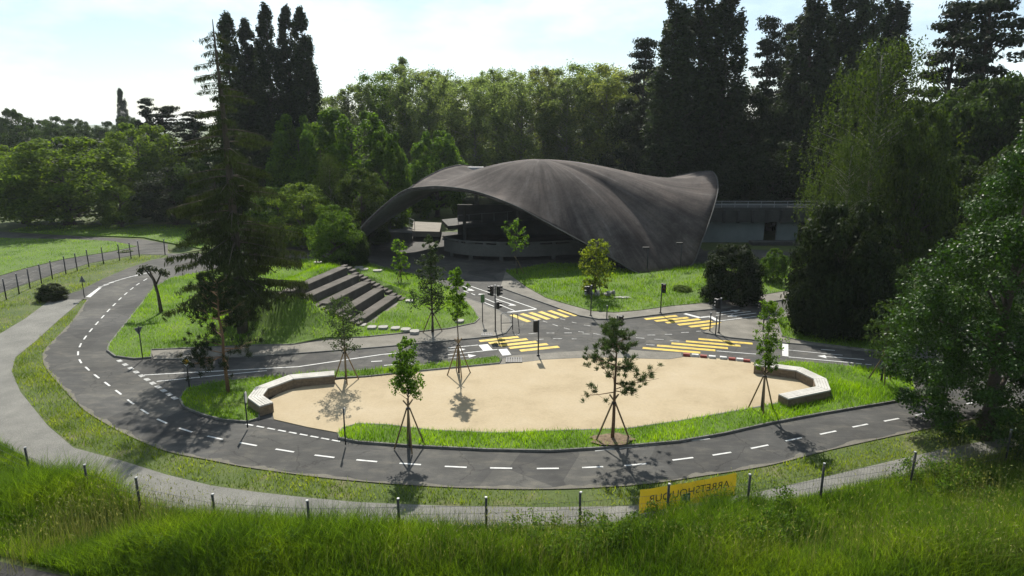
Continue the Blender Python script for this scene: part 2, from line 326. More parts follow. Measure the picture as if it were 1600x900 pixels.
def kerb(parent, pts, w=0.08, z0=-0.02, z1=0.10, closed=True, name='kerb', material='kerb'):
    n = len(pts); P2 = [Vector((p[0], p[1])) for p in pts]
    area = sum(P2[i].x * P2[(i + 1) % n].y - P2[(i + 1) % n].x * P2[i].y for i in range(n)); sg = 1 if area > 0 else -1
    A = []; B = []
    for i in range(n):
        a = P2[(i - 1) % n] if (closed or i > 0) else P2[i]; b = P2[(i + 1) % n] if (closed or i < n - 1) else P2[i]
        d = (b - a).normalized(); nr = Vector((d.y, -d.x)) * sg
        A.append(P2[i] + nr * w * 0.5); B.append(P2[i] - nr * w * 0.5)
    V = []
    for i in range(n): V += [(A[i].x, A[i].y, z0), (A[i].x, A[i].y, z1), (B[i].x, B[i].y, z1), (B[i].x, B[i].y, z0)]
    F = []
    for i in range(n if closed else n - 1):
        j = (i + 1) % n
        for k in range(3): F.append((i * 4 + k, j * 4 + k, j * 4 + k + 1, i * 4 + k + 1))
    me = bpy.data.meshes.new(name); me.from_pydata(V, [], F); me.materials.append(M[material]); me.update()
    return obj(name, me, parent)

def leaves(Cn, size, nrm, rng, aspect=0.55, dirs=None):
    """diamond leaves at Cn facing nrm; dirs = long axis"""
    n = len(Cn); nrm = nrm / (np.linalg.norm(nrm, axis=1, keepdims=True) + 1e-9)
    if dirs is None: dirs = rng.normal(size=(n, 3))
    t = dirs - nrm * (dirs * nrm).sum(1, keepdims=True); t /= np.linalg.norm(t, axis=1, keepdims=True) + 1e-9
    b = np.cross(nrm, t); s = np.asarray(size).reshape(-1, 1) * np.ones((n, 1))
    V = np.stack([Cn - t * s * 0.5, Cn + b * s * 0.5 * aspect - t * s * 0.05, Cn + t * s * 0.5, Cn - b * s * 0.5 * aspect - t * s * 0.05], 1).reshape(-1, 3)
    return V, np.arange(n * 4).reshape(-1, 4)
def rdir(rng, n):
    d = rng.normal(size=(n, 3)); return d / np.linalg.norm(d, axis=1, keepdims=True)
def clump_leaves(centers, radii, per, size, rng, flat=0.8, inner=0.55, under=0.5, wild=0.7):
    Cn = []; N = []
    for c, r in zip(centers, radii):
        d = rdir(rng, per); keep = (d[:, 2] > -0.25) | (rng.random(per) < under); d = d[keep]
        rr = rng.uniform(inner, 1.08, len(d))[:, None] ** 0.7 * r
        p = np.asarray(c) + d * rr * np.array([1, 1, flat]); Cn.append(p); N.append(d + rdir(rng, len(d)) * wild + np.array([0, 0, 0.25]))
    Cn = np.concatenate(Cn); N = np.concatenate(N)
    return leaves(Cn, size * rng.uniform(0.65, 1.3, len(Cn)), N, rng)
def env_clumps(rng, prof, z0, z1, n, rr=(0.5, 0.95), cr=(0.22, 0.36), rmin=0.25, wadd=0.15):
    """clump centres near the surface of an upright envelope; prof(h) = radius"""
    cs = []; rs = []
    hs = np.linspace(0.01, 0.99, 60); w = np.array([prof(h) + wadd for h in hs]); w /= w.sum()
    for i in range(n):
        h = rng.choice(hs, p=w) + rng.uniform(-.01, .01); R = prof(h); a = rng.uniform(0, 2 * math.pi); q = rng.uniform(*rr)
        cs.append((R * q * math.cos(a), R * q * math.sin(a), z0 + (z1 - z0) * h)); rs.append(max(rmin, R * rng.uniform(*cr)))
    return cs, rs
def trunk_mesh(name, rng, h, r0, limbs, material='bark', bend=0.02, n=8, r1=0.12):
    mb = MB(); k = 9; pts = []; x = y = 0
    for i in range(k):
        t = i / (k - 1); pts.append((x, y, h * t)); x += rng.normal() * bend * h / k * 2; y += rng.normal() * bend * h / k * 2
    mb.tube(pts, [r0 * ((1 - t / (k - 1)) * (1 - r1) + r1) * (1.35 if t == 0 else 1) for t in range(k)], n)
    for c in limbs:
        zt = max(0.12 * h, min(c[2] - 0.35 * math.hypot(c[0], c[1]) - 0.05 * h, h * 0.97)); i = min(k - 2, int(zt / h * (k - 1)))
        f = zt / h * (k - 1) - i; p0 = Vector(pts[i]).lerp(Vector(pts[i + 1]), f); p2 = Vector(c); pm = p0.lerp(p2, 0.55) + Vector((0, 0, 0.06 * (p2 - p0).length))
        rr = r0 * (1 - zt / h) * 0.45 + r0 * 0.05
        mb.tube([p0, pm, p2], [rr, rr * 0.6, rr * 0.2], 5, False)
    return mb.mesh(name, material, True)

# ------------------------------------------------------------------ ground
def meadow_z(x, y):
    return -0.03 + (0.11 * (19.3 - y) if y < 19.3 else 0.0)
def build_ground():
    xs = np.concatenate([[-2500, -900, -300, -120], np.arange(-60, 61, 4.0), [120, 300, 900, 2500]])
    ys = np.concatenate([[-300, -60], np.arange(0, 19, 2.0), [19.3, 24, 40, 60, 80, 120, 200, 400, 900, 3000]])
    V = [(x, y, meadow_z(x, max(y, 4))) for y in ys for x in xs]; nx = len(xs)
    F = [(j * nx + i, j * nx + i + 1, (j + 1) * nx + i + 1, (j + 1) * nx + i) for j in range(len(ys) - 1) for i in range(nx - 1)]
    o = obj('ground', mesh_np('ground', V, F, 'soil')); tag(o, kind='structure')
build_ground()

ROAD_OUT = [(262, 402), (238, 406), (200, 419), (160, 436), (125, 454), (80, 467.5), (130, 467.5), (137, 468), (112, 503), (86, 530), (72, 545), (68, 558), (74, 576), (96, 602), (130, 637), (165, 660), (205, 681),
            (262, 704), (330, 718), (400, 731), (533, 748), (700, 760), (860, 763), (1000, 756), (1100, 742), (1200, 726), (1300, 701), (1400, 679), (1490, 660), (1600, 634), (1760, 596), (1840, 560), (1700, 520), (1500, 505), (1390, 480), (1300, 462),
            (1330, 445), (1300, 398), (1150, 388), (1100, 392), (1080, 372), (700, 362), (540, 372), (420, 392), (330, 396), (262, 396)]
_r = poly(ROAD_OUT); EDGE = catmull(_r[7:33], 5, False); road_pts = _r[:7] + EDGE + _r[33:]
road = sheet('road', road_pts, 0.0, 'asphalt'); tag(road, kind='structure')
M['dust'] = surf('road_dust', [(0.3, (0.12, 0.112, 0.092)), (0.7, (0.19, 0.175, 0.14))], 2.5, 0.95, 8, (25, 0.7, 1.25))
def dirt(line, seed, lo, hi, side, name):
    rg = np.random.default_rng(seed); n = len(line); mb = MB(); A = []; B = []
    for i, p in enumerate(line):
        d = (line[min(i + 1, n - 1)] - line[max(i - 1, 0)]).normalized(); nr = Vector((-d.y, d.x, 0)) * side
        A.append(p - nr * 0.05); B.append(p + nr * (lo + (hi - lo) * (0.5 + 0.5 * math.sin(i * .55 + seed)) * rg.uniform(.3, 1)))
    mb.add([(p.x, p.y, 0.0035) for p in A] + [(p.x, p.y, 0.0035) for p in B], [(i, i + 1, n + i + 1, n + i) if side > 0 else (i, n + i, n + i + 1, i + 1) for i in range(n - 1)])
    return mb.build(name, 'dust', road)
dl = catmull(_r[7:30], 14, False); dirt(dl, 3, 0.02, 0.26, 1, 'dust_strip')
PATH = [(80, 467), (40, 497), (0, 521), (-60, 560), (-110, 600), (-60, 668), (0, 700), (100, 750), (220, 794), (330, 818), (480, 834), (640, 838), (850, 834), (1000, 820), (1150, 799), (1300, 772), (1420, 747), (1600, 704), (1700, 675), (1640, 668),
        (1480, 700), (1400, 718), (1300, 742), (1200, 765), (1100, 783), (980, 790), (850, 792), (700, 790), (560, 784), (480, 777), (400, 768), (330, 758), (260, 741), (190, 719), (115, 699), (75, 665), (32, 612), (18, 580), (24, 558), (55, 533), (90, 501), (130, 467)]
gravel = sheet('gravel_path', poly(PATH), -0.012, 'gravel'); tag(gravel, kind='structure')
corner = sheet('footpath', [(x, y) for x, y, z in [G(-120, 850, .3), G(0, 871, .35), G(45, 882, .38), G(95, 893, .4), G(150, 912, .45), G(230, 960, .6), G(-120, 960, .6)]], lambda x, y: meadow_z(x, y) + 0.012, 'asphalt_dark'); tag(corner, kind='structure')
LPATH = [(-40, 470), (0, 457), (82, 429), (140, 411), (217, 397), (262, 398), (262, 381), (225, 374), (120, 369), (15, 363), (-40, 358), (-40, 372), (0, 372), (110, 374), (175, 377), (214, 385), (175, 393), (100, 405), (37, 420), (0, 431), (-40, 444)]
lpath = sheet('asphalt_path', poly(LPATH), -0.006, 'asphalt'); tag(lpath, kind='structure')

# ------------------------------------------------------------------ lawns and pavements
GRASS = []     # (polygon, height function, density, blade height, width, material key)
TIER = [((566, 497), (618, 462)), ((540, 485), (597, 450.5)), ((508, 474), (577, 440)), ((476, 465), (558, 429)), ((452, 455), (540, 417))]
def seg_pt(k, f):
    z = 0.42 * (k + 1); a = G(*TIER[k][0], z); b = G(*TIER[k][1], z); return a.lerp(b, f)
ANG = []
T_A = [seg_pt(k, 0) for k in range(5)]; T_B = [seg_pt(k, 1) for k in range(5)]
AX = sum(((b - a).normalized() for a, b in zip(T_A, T_B)), Vector((0, 0, 0))); AX.z = 0; AX.normalize(); PERP = Vector((AX.y, -AX.x, 0))   # PERP points down the steps
O0 = T_A[0].copy(); O0.z = 0
def st(x, y):
    d = Vector((x, y, 0)) - O0; return d.dot(AX), d.dot(PERP)
def sm(t): t = max(0.0, min(1.0, t)); return t * t * (3 - 2 * t)
def mound_z(x, y):
    s_, p_ = st(x, y)
    top = 2.05 * sm((0.9 - p_) / 5.4)                      # climbs with the steps
    back = sm((p_ + 10.5) / 4.5); ends = sm((s_ + 4.8) / 4.2) * sm((10.5 - s_) / 4.0)
    foot = sm((s_ + 1.1) / .5) * sm((7.9 - .1 * p_ - s_) / .5) * sm((p_ + 5.1) / .35) * sm((.5 - p_) / .3)
    return max(0.02, 0.09 + top * back * ends - .75 * foot)
def lawn_a(x, y):
    return mound_z(x, y)
LAWN_A = [(266, 436), (240, 452), (222, 475), (190, 515), (171, 539), (168, 549), (180, 558), (210, 562), (236, 560), (237, 548), (330, 544), (400, 541), (455, 540), (512, 531), (570, 528), (640, 521), (700, 515), (742, 506), (749, 499), (740, 486), (718, 462), (690, 446), (645, 432), (600, 419), (555, 405), (500, 404), (430, 412), (340, 422)]
pa = poly(LAWN_A)
SIDE = [(236, 548), (240, 562), (330, 561), (450, 554), (592, 543), (700, 533), (772, 526), (790, 521), (799, 509), (795, 497), (781, 487), (750, 474), (722, 464), (690, 448), (640, 470), (500, 500), (300, 520)]
side = sheet('pavement', poly(SIDE), 0.05, 'paving', None, None, 0.07); tag(side, kind='structure')
kerb(side, poly([(240, 562), (330, 561), (450, 554), (592, 543), (700, 533), (772, 526), (790, 521), (799, 509), (795, 497), (781, 487), (750, 474), (722, 464)]), 0.1, -0.02, 0.06, False)
lawnA = sheet('lawn_mound', pa, lawn_a, 'lawn_soil', None, 0.7, 0.12); tag(lawnA, kind='structure'); kerb(lawnA, poly(LAWN_A))
GRASS.append((pa, lawn_a, 130, 0.17, 0.035, 'grass_lawn', 'lush green grass on the mound around the stone steps and the spruce'))
def island(name, px, z, density, gh, gmat, glabel, do_kerb=True, smooth=0, gw=0.032):
    p = poly(px)
    if smooth: p = catmull(p, smooth)
    o = sheet(name, p, z, 'lawn_soil', None, 0.9, 0.12); tag(o, kind='structure')
    if do_kerb: kerb(o, p, 0.08, -0.02, z + 0.01)
    GRASS.append((p, (lambda x, y: z), density, gh, gw, gmat, glabel)); return o
PLAZA = [(428, 656), (422, 625), (440, 613), (470, 606), (530, 594), (570, 591), (655, 582), (780, 570), (812, 567), (850, 562.5), (900, 560), (940, 559), (1045, 562), (1066, 558.5), (1120, 561), (1172, 566), (1240, 580), (1284, 596), (1270, 612), (1215, 632), (1160, 642), (1062, 662), (980, 675), (880, 680), (780, 683), (680, 680), (605, 674), (534, 678), (480, 668)]
plaza = sheet('sand_plaza', poly(PLAZA), 0.035, 'sand', None, None, 0.06); tag(plaza, kind='structure')
kerb(plaza, poly([(655, 582), (780, 570), (812, 567), (850, 562.5), (900, 560), (940, 559), (1045, 562), (1066, 558.5)]), 0.07, -0.02, 0.045, False)
apron = sheet('crossing_apron', poly([(760, 568), (783, 562), (800, 556), (840, 553), (900, 549), (960, 545), (1010, 549), (1064, 552), (1066, 558.5), (1045, 562), (940, 559), (900, 560), (850, 562.5), (812, 567), (780, 571)]), 0.02, 'paving', None, None, 0.04); tag(apron, kind='structure')
entr = sheet('entrance_paving', poly([(386, 661), (408, 654), (428, 656), (480, 668), (534, 678), (530, 688), (460, 676)]), 0.006, 'asphalt_dark'); tag(entr, kind='structure')
island('lawn_strip', [(530, 686), (529, 679), (536, 671), (560, 664), (605, 666), (680, 675), (780, 679), (880, 675), (980, 672), (1062, 660), (1180, 639), (1215, 632), (1290, 606), (1286, 594), (1247, 578), (1200, 571), (1230, 566), (1300, 570), (1400, 583), (1425, 592), (1430, 612), (1400, 628), (1280, 648), (1200, 663), (1130, 679), (1060, 691), (960, 700), (860, 706), (760, 704), (640, 698), (560, 692)], 0.08, 260, 0.20, 'grass_lawn', 'long bright grass on the strip between the sand plaza and the loop road')
island('lawn_corner', [(281, 624), (288, 638), (319, 650), (350, 658), (386, 660.5), (405, 655), (402, 632), (412, 604), (470, 586), (535, 582), (655, 573), (775, 558), (783, 563), (780, 569), (655, 581), (570, 590), (525, 592), (460, 592), (430, 590), (400, 591), (328, 600), (292, 609)], 0.08, 230, 0.16, 'grass_lawn', 'green grass round the young pine left of the plaza')
FARL = [(822, 449), (854, 467), (888, 477), (925, 487), (960, 489.5), (1000, 486), (1050, 479), (1114, 473), (1190, 462), (1250, 452), (1300, 440), (1320, 415), (1260, 398), (1215, 404), (1150, 410), (1080, 415), (1000, 425), (940, 415), (860, 412), (790, 425)]
verge = sheet('verge', poly([(782, 450), (850, 474), (906, 494), (936, 499.5), (973, 499), (1050, 489.5), (1134, 482), (1240, 467), (1300, 457), (1250, 446), (1114, 465), (1000, 476), (900, 470), (822, 440), (790, 424)]), 0.05, 'paving', None, None, 0.07); tag(verge, kind='structure')
kerb(verge, poly([(782, 450), (850, 474), (906, 494), (936, 499.5), (973, 499), (1050, 489.5), (1134, 482), (1240, 467), (1300, 457)]), 0.1, -0.02, 0.07, False)
island('lawn_by_shell', FARL, 0.08, 75, 0.20, 'grass_lawn', 'grass in front of the foot of the shell roof', False, 0, 0.05)
cor = sheet('corner_pavement', poly([(1099, 520), (1140, 528), (1222, 536), (1260, 539), (1340, 548), (1420, 556), (1440, 530), (1330, 490), (1300, 480), (1247, 488), (1180, 497), (1130, 503)]), 0.045, 'paving', None, None, 0.06); tag(cor, kind='structure')
island('lawn_by_hedge', [(1213, 500), (1250, 490), (1300, 482), (1420, 500), (1440, 545), (1400, 553), (1300, 541), (1262, 536), (1222, 527)], 0.08, 110, 0.18, 'grass_lawn', 'grass under the dark hedge at the road corner', True, 0, 0.045)
kerb(cor, poly([(1099, 520), (1140, 528), (1222, 536), (1260, 539), (1340, 548), (1420, 556)]), 0.1, -0.02, 0.06, False)
island('lawn_field', [(-80, 372), (0, 372), (110, 374), (175, 377), (214, 385), (175, 393), (100, 405), (37, 420), (0, 431), (-80, 456)], 0.03, 30, 0.10, 'grass_lawn', 'smooth mown lawn left of the paths', False, 0, 0.06)
island('lawn_bank', [(15, 362), (50, 354), (110, 353), (230, 352), (330, 352), (330, 392), (262, 380), (225, 372), (120, 368)], 0.10, 30, 0.12, 'grass_lawn', 'grassy bank below the round tree', False, 0, 0.06)

# ------------------------------------------------------------------ markings, each piece a child of the road
def stripe(name, a, b, w, material, z=0.005, parent=None):
    a, b = Vector(a), Vector(b); d = (b - a); L_ = d.length; me = STR.get((name, material))
    if me is None:
        mb = MB(); mb.box((0, 0, 0), (1, 1, 1)); me = mb.mesh(name, material); STR[(name, material)] = me
    o = obj(name, me, parent or road); o.location = ((a.x + b.x) / 2, (a.y + b.y) / 2, z - 0.002); o.rotation_euler = (0, 0, math.atan2(d.y, d.x)); o.scale = (L_, w, 0.006)
    return o
STR = {}
dash_px = [(227, 437), (215.5, 444), (206, 451), (196.5, 459), (187.5, 467), (178.5, 476), (169.5, 485), (160.5, 495), (151.5, 505), (142, 516), (133, 527.5), (125.5, 539.5), (122, 552), (125.5, 564.5), (136.5, 576), (151, 588), (167.5, 600), (185, 613), (204, 628), (226, 643), (253, 658), (290, 672), (336, 684), (388, 694), (445, 704), (507, 713), (573, 720), (641, 725), (712, 729.5), (783, 731.5), (856, 732), (926, 730), (993, 726), (1067, 717), (1128, 709), (1187, 698), (1240, 686.5), (1294, 676), (1344, 665), (1393, 656), (1440, 647), (1478, 638), (1520, 629)]
dg = poly(dash_px)
for i, p in enumerate(dg):
    a = dg[max(i - 1, 0)]; b = dg[min(i + 1, len(dg) - 1)]; t = (b - a).normalized(); sp = (b - a).length / (2 if 0 < i < len(dg) - 1 else 1)
    stripe('lane_dash', p - t * sp * 0.24, p + t * sp * 0.24, 0.085, 'white')
for (u, v) in [(162, 446.5), (170, 443), (178, 440), (188, 437), (198, 434), (208, 431.5), (218, 429.5), (228, 427)]:
    p = G(u, v); d = Vector((-0.62, 1, 0)).normalized(); d = (G(228, 427) - G(170, 443)).normalized(); stripe('merge_dash', p - d * 0.5, p + d * 0.5, 0.1, 'white')
def W1(x, y): return G(700 + x / 5.327, 400 + y / 5.327)
def W2(x, y): return G(960 + x / 5.327, 400 + y / 5.327)
cw = [(W1, [((262, 709), (585, 673)), ((340, 727), (660, 692)), ((425, 747), (738, 713)), ((510, 766), (828, 733)), ((600, 789), (922, 755))], 0.36),
      (W1, [((530, 490), (675, 548)), ((610, 481), (760, 532)), ((685, 471), (838, 527)), ((762, 463), (912, 518)), ((842, 455), (995, 508)), ((918, 446), (1070, 498))], 0.36),
      (W2, [((255, 526), (520, 497)), ((340, 542), (615, 513)), ((430, 556), (710, 525)), ((530, 573), (810, 541)), ((625, 590), (915, 556)), ((725, 606), (1010, 572))], 0.36),
      (W2, [((700, 690), (1150, 730)), ((595, 710), (1050, 748)), ((475, 727), (945, 768)), ((355, 745), (840, 786)), ((235, 765), (715, 805))], 0.33)]
for fn, ss, w in cw:
    for a, b in ss: stripe('crosswalk_stripe', fn(*a), fn(*b), w, 'yellow')
for fn, a, b in [(W1, (1030, 550), (1070, 558)), (W1, (870, 568), (915, 583)), (W1, (965, 598), (1010, 610)), (W1, (1130, 575), (1185, 582)), (W1, (820, 641), (885, 641)), (W1, (965, 640), (1030, 640)), (W1, (670, 648), (735, 645)), (W1, (875, 688), (950, 688)), (W1, (740, 695), (795, 692)),
                 (W1, (550, 657), (595, 655)), (W1, (1120, 648), (1180, 650)), (W1, (1210, 645), (1270, 655)), (W1, (1085, 628), (1130, 635)), (W1, (1030, 690), (1070, 690)), (W1, (935, 522), (975, 532)), (W1, (790, 541), (825, 552)), (W2, (275, 658), (340, 658)), (W2, (180, 680), (250, 685)), (W2, (330, 692), (410, 695)), (W2, (420, 652), (480, 652)),
                 (W2, (555, 637), (620, 635)), (W2, (265, 738), (335, 742)), (W2, (120, 727), (180, 727)), (W2, (20, 610), (90, 610)), (W2, (110, 660), (190, 660)), (W2, (460, 705), (540, 709)), (W2, (680, 627), (720, 625))]:
    stripe('crossing_dash', fn(*a), fn(*b), 0.07, 'white_worn')
for fn, a, b, w in [(W1, (0, 765), (250, 741), .08), (W1, (0, 822), (412, 778), .08), (W1, (0, 850), (210, 830), .06), (W1, (0, 785), (120, 778), .06),
                    (W1, (150, 238), (735, 440), .09), (W1, (310, 355), (552, 455), .08), (W1, (390, 355), (560, 412), .1), (W1, (120, 250), (212, 290), .1), (W1, (305, 388), (382, 420), .1), (W1, (130, 290), (170, 304), .08), (W1, (195, 312), (225, 325), .08), (W1, (255, 318), (305, 320), .25),
                    (W2, (850, 475), (1040, 450), .1), (W2, (845, 495), (1135, 461), .08), (W2, (945, 503), (1180, 475), .1), (W2, (865, 541), (1530, 460), .09), (W2, (1450, 414), (1495, 409), .09),
                    (W2, (850, 790), (1180, 817), .07), (W2, (1450, 783), (1900, 826), .06), (W2, (1450, 840), (1990, 890), .08), (W2, (2010, 893), (2060, 898), .08), (W2, (2090, 901), (2140, 906), .08), (W2, (1720, 834), (2080, 862), .08), (W2, (1720, 778), (1835, 786), .08)]:
    stripe('lane_line', fn(*a), fn(*b), w, 'white')
for a, b, w in [((466, 573), (596, 554), .09), ((596, 554), (648, 549), .09), ((580, 565), (597, 564), .09), ((225, 586), (466, 573), .08), ((245, 596), (417, 579), .08), ((239, 562), (292, 561), .07), ((265, 549), (270, 561), .07), ((600, 571), (650, 567), .08)]:
    stripe('lane_line', G(*a), G(*b), w, 'white')
for i in range(11):
    f = i / 10; p = G(187 + 86 * f, 564 + 58 * f); d = (G(273, 622) - G(187, 564)).normalized(); stripe('yield_dash', p - d * 0.2, p + d * 0.2, 0.22, 'white_worn')
for i in range(9):
    f = i / 8; p = G(390 + 135 * f, 664 + 25 * f); d = (G(525, 689) - G(390, 664)).normalized(); stripe('edge_dash', p - d * 0.19, p + d * 0.19, 0.08, 'white', 0.012)
for i in range(5):
    f = i / 4; p = G(945 + 150 * f, 703 - 16 * f); d = (G(1095, 687) - G(945, 703)).normalized(); stripe('edge_dash', p - d * 0.4, p + d * 0.4, 0.07, 'white_worn')
for fn, a, b, w in [(W1, (495, 470), (735, 441), .2), (W1, (292, 738), (336, 788), .55), (W1, (455, 775), (490, 826), .5), (W2, (585, 480), (712, 514), .3), (W2, (790, 500), (862, 540), .3), (W2, (712, 512), (800, 503), .2)]:
    stripe('stop_bar', fn(*a), fn(*b), w, 'white')
stripe('stop_bar', G(1227, 537.5), G(1227, 556.5), .32, 'white')
def arrow_head(tip, back, w):
    a, b = Vector(tip), Vector(back); d = (a - b).normalized(); n_ = Vector((-d.y, d.x, 0)) * w
    mb = MB(); mb.prism([tuple(a), tuple(b + n_), tuple(b - n_)], 0.001, 0.0065); mb.build('arrow_head', 'white', road)
for fn, t, b in [(W1, (570, 412), (515, 405)), (W1, (222, 290), (170, 280)), (W2, (940, 503), (1000, 496)), (W2, (1050, 450), (985, 458)), (W2, (1690, 832), (1760, 838)), (W1, (235, 828), (170, 832)), (W1, (145, 776), (95, 780))]: arrow_head(fn(*t), fn(*b), 0.28)
mb = MB(); tri = poly([(135, 464.5), (158, 449), (150, 449.5)]); mb.prism([tuple(p) for p in poly([(134, 464), (141, 464.5), (159, 449), (154, 449.5)])], 0.001, 0.0065); mb.build('merge_triangle', 'white', road)
for u, v, w_, d_ in [(803, 564, 0.9, 0.7), (761, 524, 0.7, 0.5)]:
    mb = MB(); p = G(u, v)
    for k in range(7): mb.box((p.x + (k - 3) * w_ / 7, p.y, 0.062), (w_ / 12, d_, 0.03))
    mb.box((p.x, p.y - d_ / 2, 0.062), (w_, 0.05, 0.034)); mb.box((p.x, p.y + d_ / 2, 0.062), (w_, 0.05, 0.034)); mb.build('drain_grate', 'dark_steel', road)
sk = thing('striped_kerb', 'row of red and white painted kerb stones at the edge of the sand plaza', 'kerb')
kx = [(572, 826, 'red'), (643, 832, 'white'), (713, 840, 'red'), (785, 846, 'white'), (877, 853, 'white'), (950, 862, 'red'), (1015, 868, 'white'), (1072, 877, 'red')]
for x, y, c in kx:
    a = W2(x, y + 4); b = W2(x + 56, y + 9); mb = MB(); d = b - a; mb.box((0, 0, 0.075), (d.length, 0.2, 0.15)); o = mb.build('kerb_stone', c, sk); o.location = (a + b) / 2; o.rotation_euler = (0, 0, math.atan2(d.y, d.x))

# ------------------------------------------------------------------ stone steps
steps = thing('stepped_seating', 'five long dark stone tiers stepping down the grass mound', 'steps')
for k in range(5):
    a, b = T_A[k], T_B[k]; w_ = 1.04; z1 = 0.42 * (k + 1); q0 = Vector((a.x, a.y, 0)); q1 = Vector((b.x, b.y, 0)); back = PERP * -0.62; fwd = PERP * 0.16
    mb = MB(); mb.prism([tuple(q0 + fwd), tuple(q1 + fwd), tuple(q1 + back), tuple(q0 + back)], max(0.0, z1 - 0.75), z1); o = mb.build('tier', 'tier', steps)
    bv = o.modifiers.new('bevel', 'BEVEL'); bv.width = 0.03; bv.segments = 1
    for e, q, sg in ((0, q0, -1), (1, q1, 1)):
        for j in range(3):
            c = q + AX * sg * 0.42 + PERP * (0.32 - 0.34 * j); mb = MB(); mb.box((c.x, c.y, z1 - 0.28 + 0.14 * j - 0.11), (0.34, 0.72, 0.22), math.atan2(PERP.y, PERP.x)); mb.build('stair_step', 'tier', steps)
def step_stone(u, v, w_, d_):
    p = G(u, v, 0.1); mb = MB(); z = mound_z(p.x, p.y) + 0.05
    n = 7; pts = [(p.x + w_ * .5 * math.copysign(abs(math.cos(t)) ** .6, math.cos(t)) * random.uniform(.9, 1.05), p.y + d_ * .5 * math.copysign(abs(math.sin(t)) ** .6, math.sin(t)) * random.uniform(.9, 1.05)) for t in [2 * math.pi * i / n + .3 for i in range(n)]]
    mb.prism(pts, z - 0.1, z + 0.08); mb.build('stepping_stone', 'slab', lawnA)
for u, v in [(581, 513), (599, 513), (618, 514.5), (634, 516.5), (648, 519.5), (553, 503), (565, 508), (640, 471.5), (718, 503)]: step_stone(u, v, 0.62, 0.62)
for u, v in [(497, 411), (510, 410), (521, 409), (569, 422), (561, 419), (590, 424)]: step_stone(u, v, 0.8, 0.7)

# ------------------------------------------------------------------ benches
def bench(label, pts, w, h=0.48, flip=1):
    t = thing('plaza_bench', label, 'bench')
    q = [Vector((p.x, p.y, 0)) for p in pts]; n = len(q); off = []
    for i in range(n):
        d1 = (q[i] - q[i - 1]).normalized() if i > 0 else None; d2 = (q[i + 1] - q[i]).normalized() if i < n - 1 else None
        d1 = d1 or d2; d2 = d2 or d1; n1 = Vector((-d1.y, d1.x, 0)) * flip; n2 = Vector((-d2.y, d2.x, 0)) * flip; m_ = (n1 + n2).normalized(); off.append(m_ * w / max(0.5, m_.dot(n1)))
    for i in range(n - 1):
        a, b, c, d = q[i], q[i + 1], q[i + 1] + off[i + 1], q[i] + off[i]; e = (b - a).normalized() * 0.008
        mb = MB(); mb.prism([tuple(a + e), tuple(b - e), tuple(c - e), tuple(d + e)], 0.02, h - 0.07); mb.build('bench_body', 'bench_side', t)
        L_ = (b - a).length; nb = 5
        for k in range(nb):
            f0 = k / nb + 0.012; f1 = (k + 1) / nb - 0.012; mb = MB()
            mb.prism([tuple(a.lerp(d, f0) + e - (a - d).normalized() * 0 ), tuple(b.lerp(c, f0) - e), tuple(b.lerp(c, f1) - e), tuple(a.lerp(d, f1) + e)], h - 0.068, h - random.uniform(0, .006)); mb.build('seat_plank', 'bench_top', t)
    return t
zb = 0.45
bench('angled wooden bench with pale top wrapping the left end of the sand plaza', [G(523, 587, zb), G(459, 593, zb), G(419, 608, zb), G(411, 619, zb), G(427, 630, zb)], 0.62, 0.5, -1)
bench('angled wooden bench with pale top wrapping the right end of the sand plaza', [G(1178, 571.5, zb), G(1244, 580, zb), G(1271, 593, zb), G(1275, 605, zb), G(1216, 617, zb)], 0.6, 0.5, 1)

# ------------------------------------------------------------------ shell roof
def chord(u, v, A, B):
    r = ray(u, v); dx, dy = B.x - A.x, B.y - A.y          # ray (r0 t, r1 t) meets A + s (dx, dy)
    det = r[0] * (-dy) + dx * r[1]; t = (A.x * (-dy) + dx * A.y) / det
    return Vector((r[0] * t, r[1] * t, CAM_H + r[2] * t))
FL = G(526, 402); FR = G(1000, 428); FR2 = G(1078, 418)
front = [FL] + [chord(u, v, FL, FR) for u, v in [(537, 388), (552, 371), (574, 346), (600, 321), (632, 298), (660, 293), (690, 292), (740, 299), (800, 320), (850, 346), (900, 373), (950, 400)]] + [FR]
right = [G(1035, 425), FR2, P(1096, 380, 60.2), P(1110, 342, 62), P(1119, 312, 64), P(1122, 292, 66), P(1118, 274, 68), P(1104, 268, 70), Vector((17.2, 74, 6.7)), Vector((14.2, 79, 4.6)), Vector((11.2, 83, 2)), Vector((9.5, 85.5, 0))]
leftb = [Vector((5.5, 86.5, 0)), Vector((2.5, 86, 2.8)), Vector((-1, 84.5, 5.4)), P(735, 259.5, 81), P(700, 262, 77.5), P(668, 276, 74.5), P(640, 294, 71.5), Vector((-13.9, 69, 3.5)), Vector((-15.9, 66.8, 1.3)), Vector((-17.6, 65.2, 0))]
ring = front + right + leftb
ring = catmull(ring, 5)
Cc = Vector((2.6, 67, 0)); HC = 8.95
NR = 26; NT = len(ring); V = []; UV = []
for j in range(NR + 1):
    r = j / NR
    for i, b in enumerate(ring):
        b = Vector((b.x, b.y, max(b.z, -0.1))); lip = min(1.0, b.z / 6.0)
        x = Cc.x + (b.x - Cc.x) * r; y = Cc.y + (b.y - Cc.y) * r
        e = 1.75 + 0.5 * lip; nn = 2.3 + 1.2 * lip
        V.append((x, y, HC * (1 - r ** e) + b.z * r ** nn))
F = [(j * NT + i, (j + 1) * NT + i, (j + 1) * NT + (i + 1) % NT, j * NT + (i + 1) % NT) for j in range(NR) for i in range(NT)]
m, nt, b_ = mat('shell_skin')
uvn = nd(nt, 'ShaderNodeUVMap'); mpn = nd(nt, 'ShaderNodeMapping'); mpn.inputs['Scale'].default_value = (70, 1.6, 1)
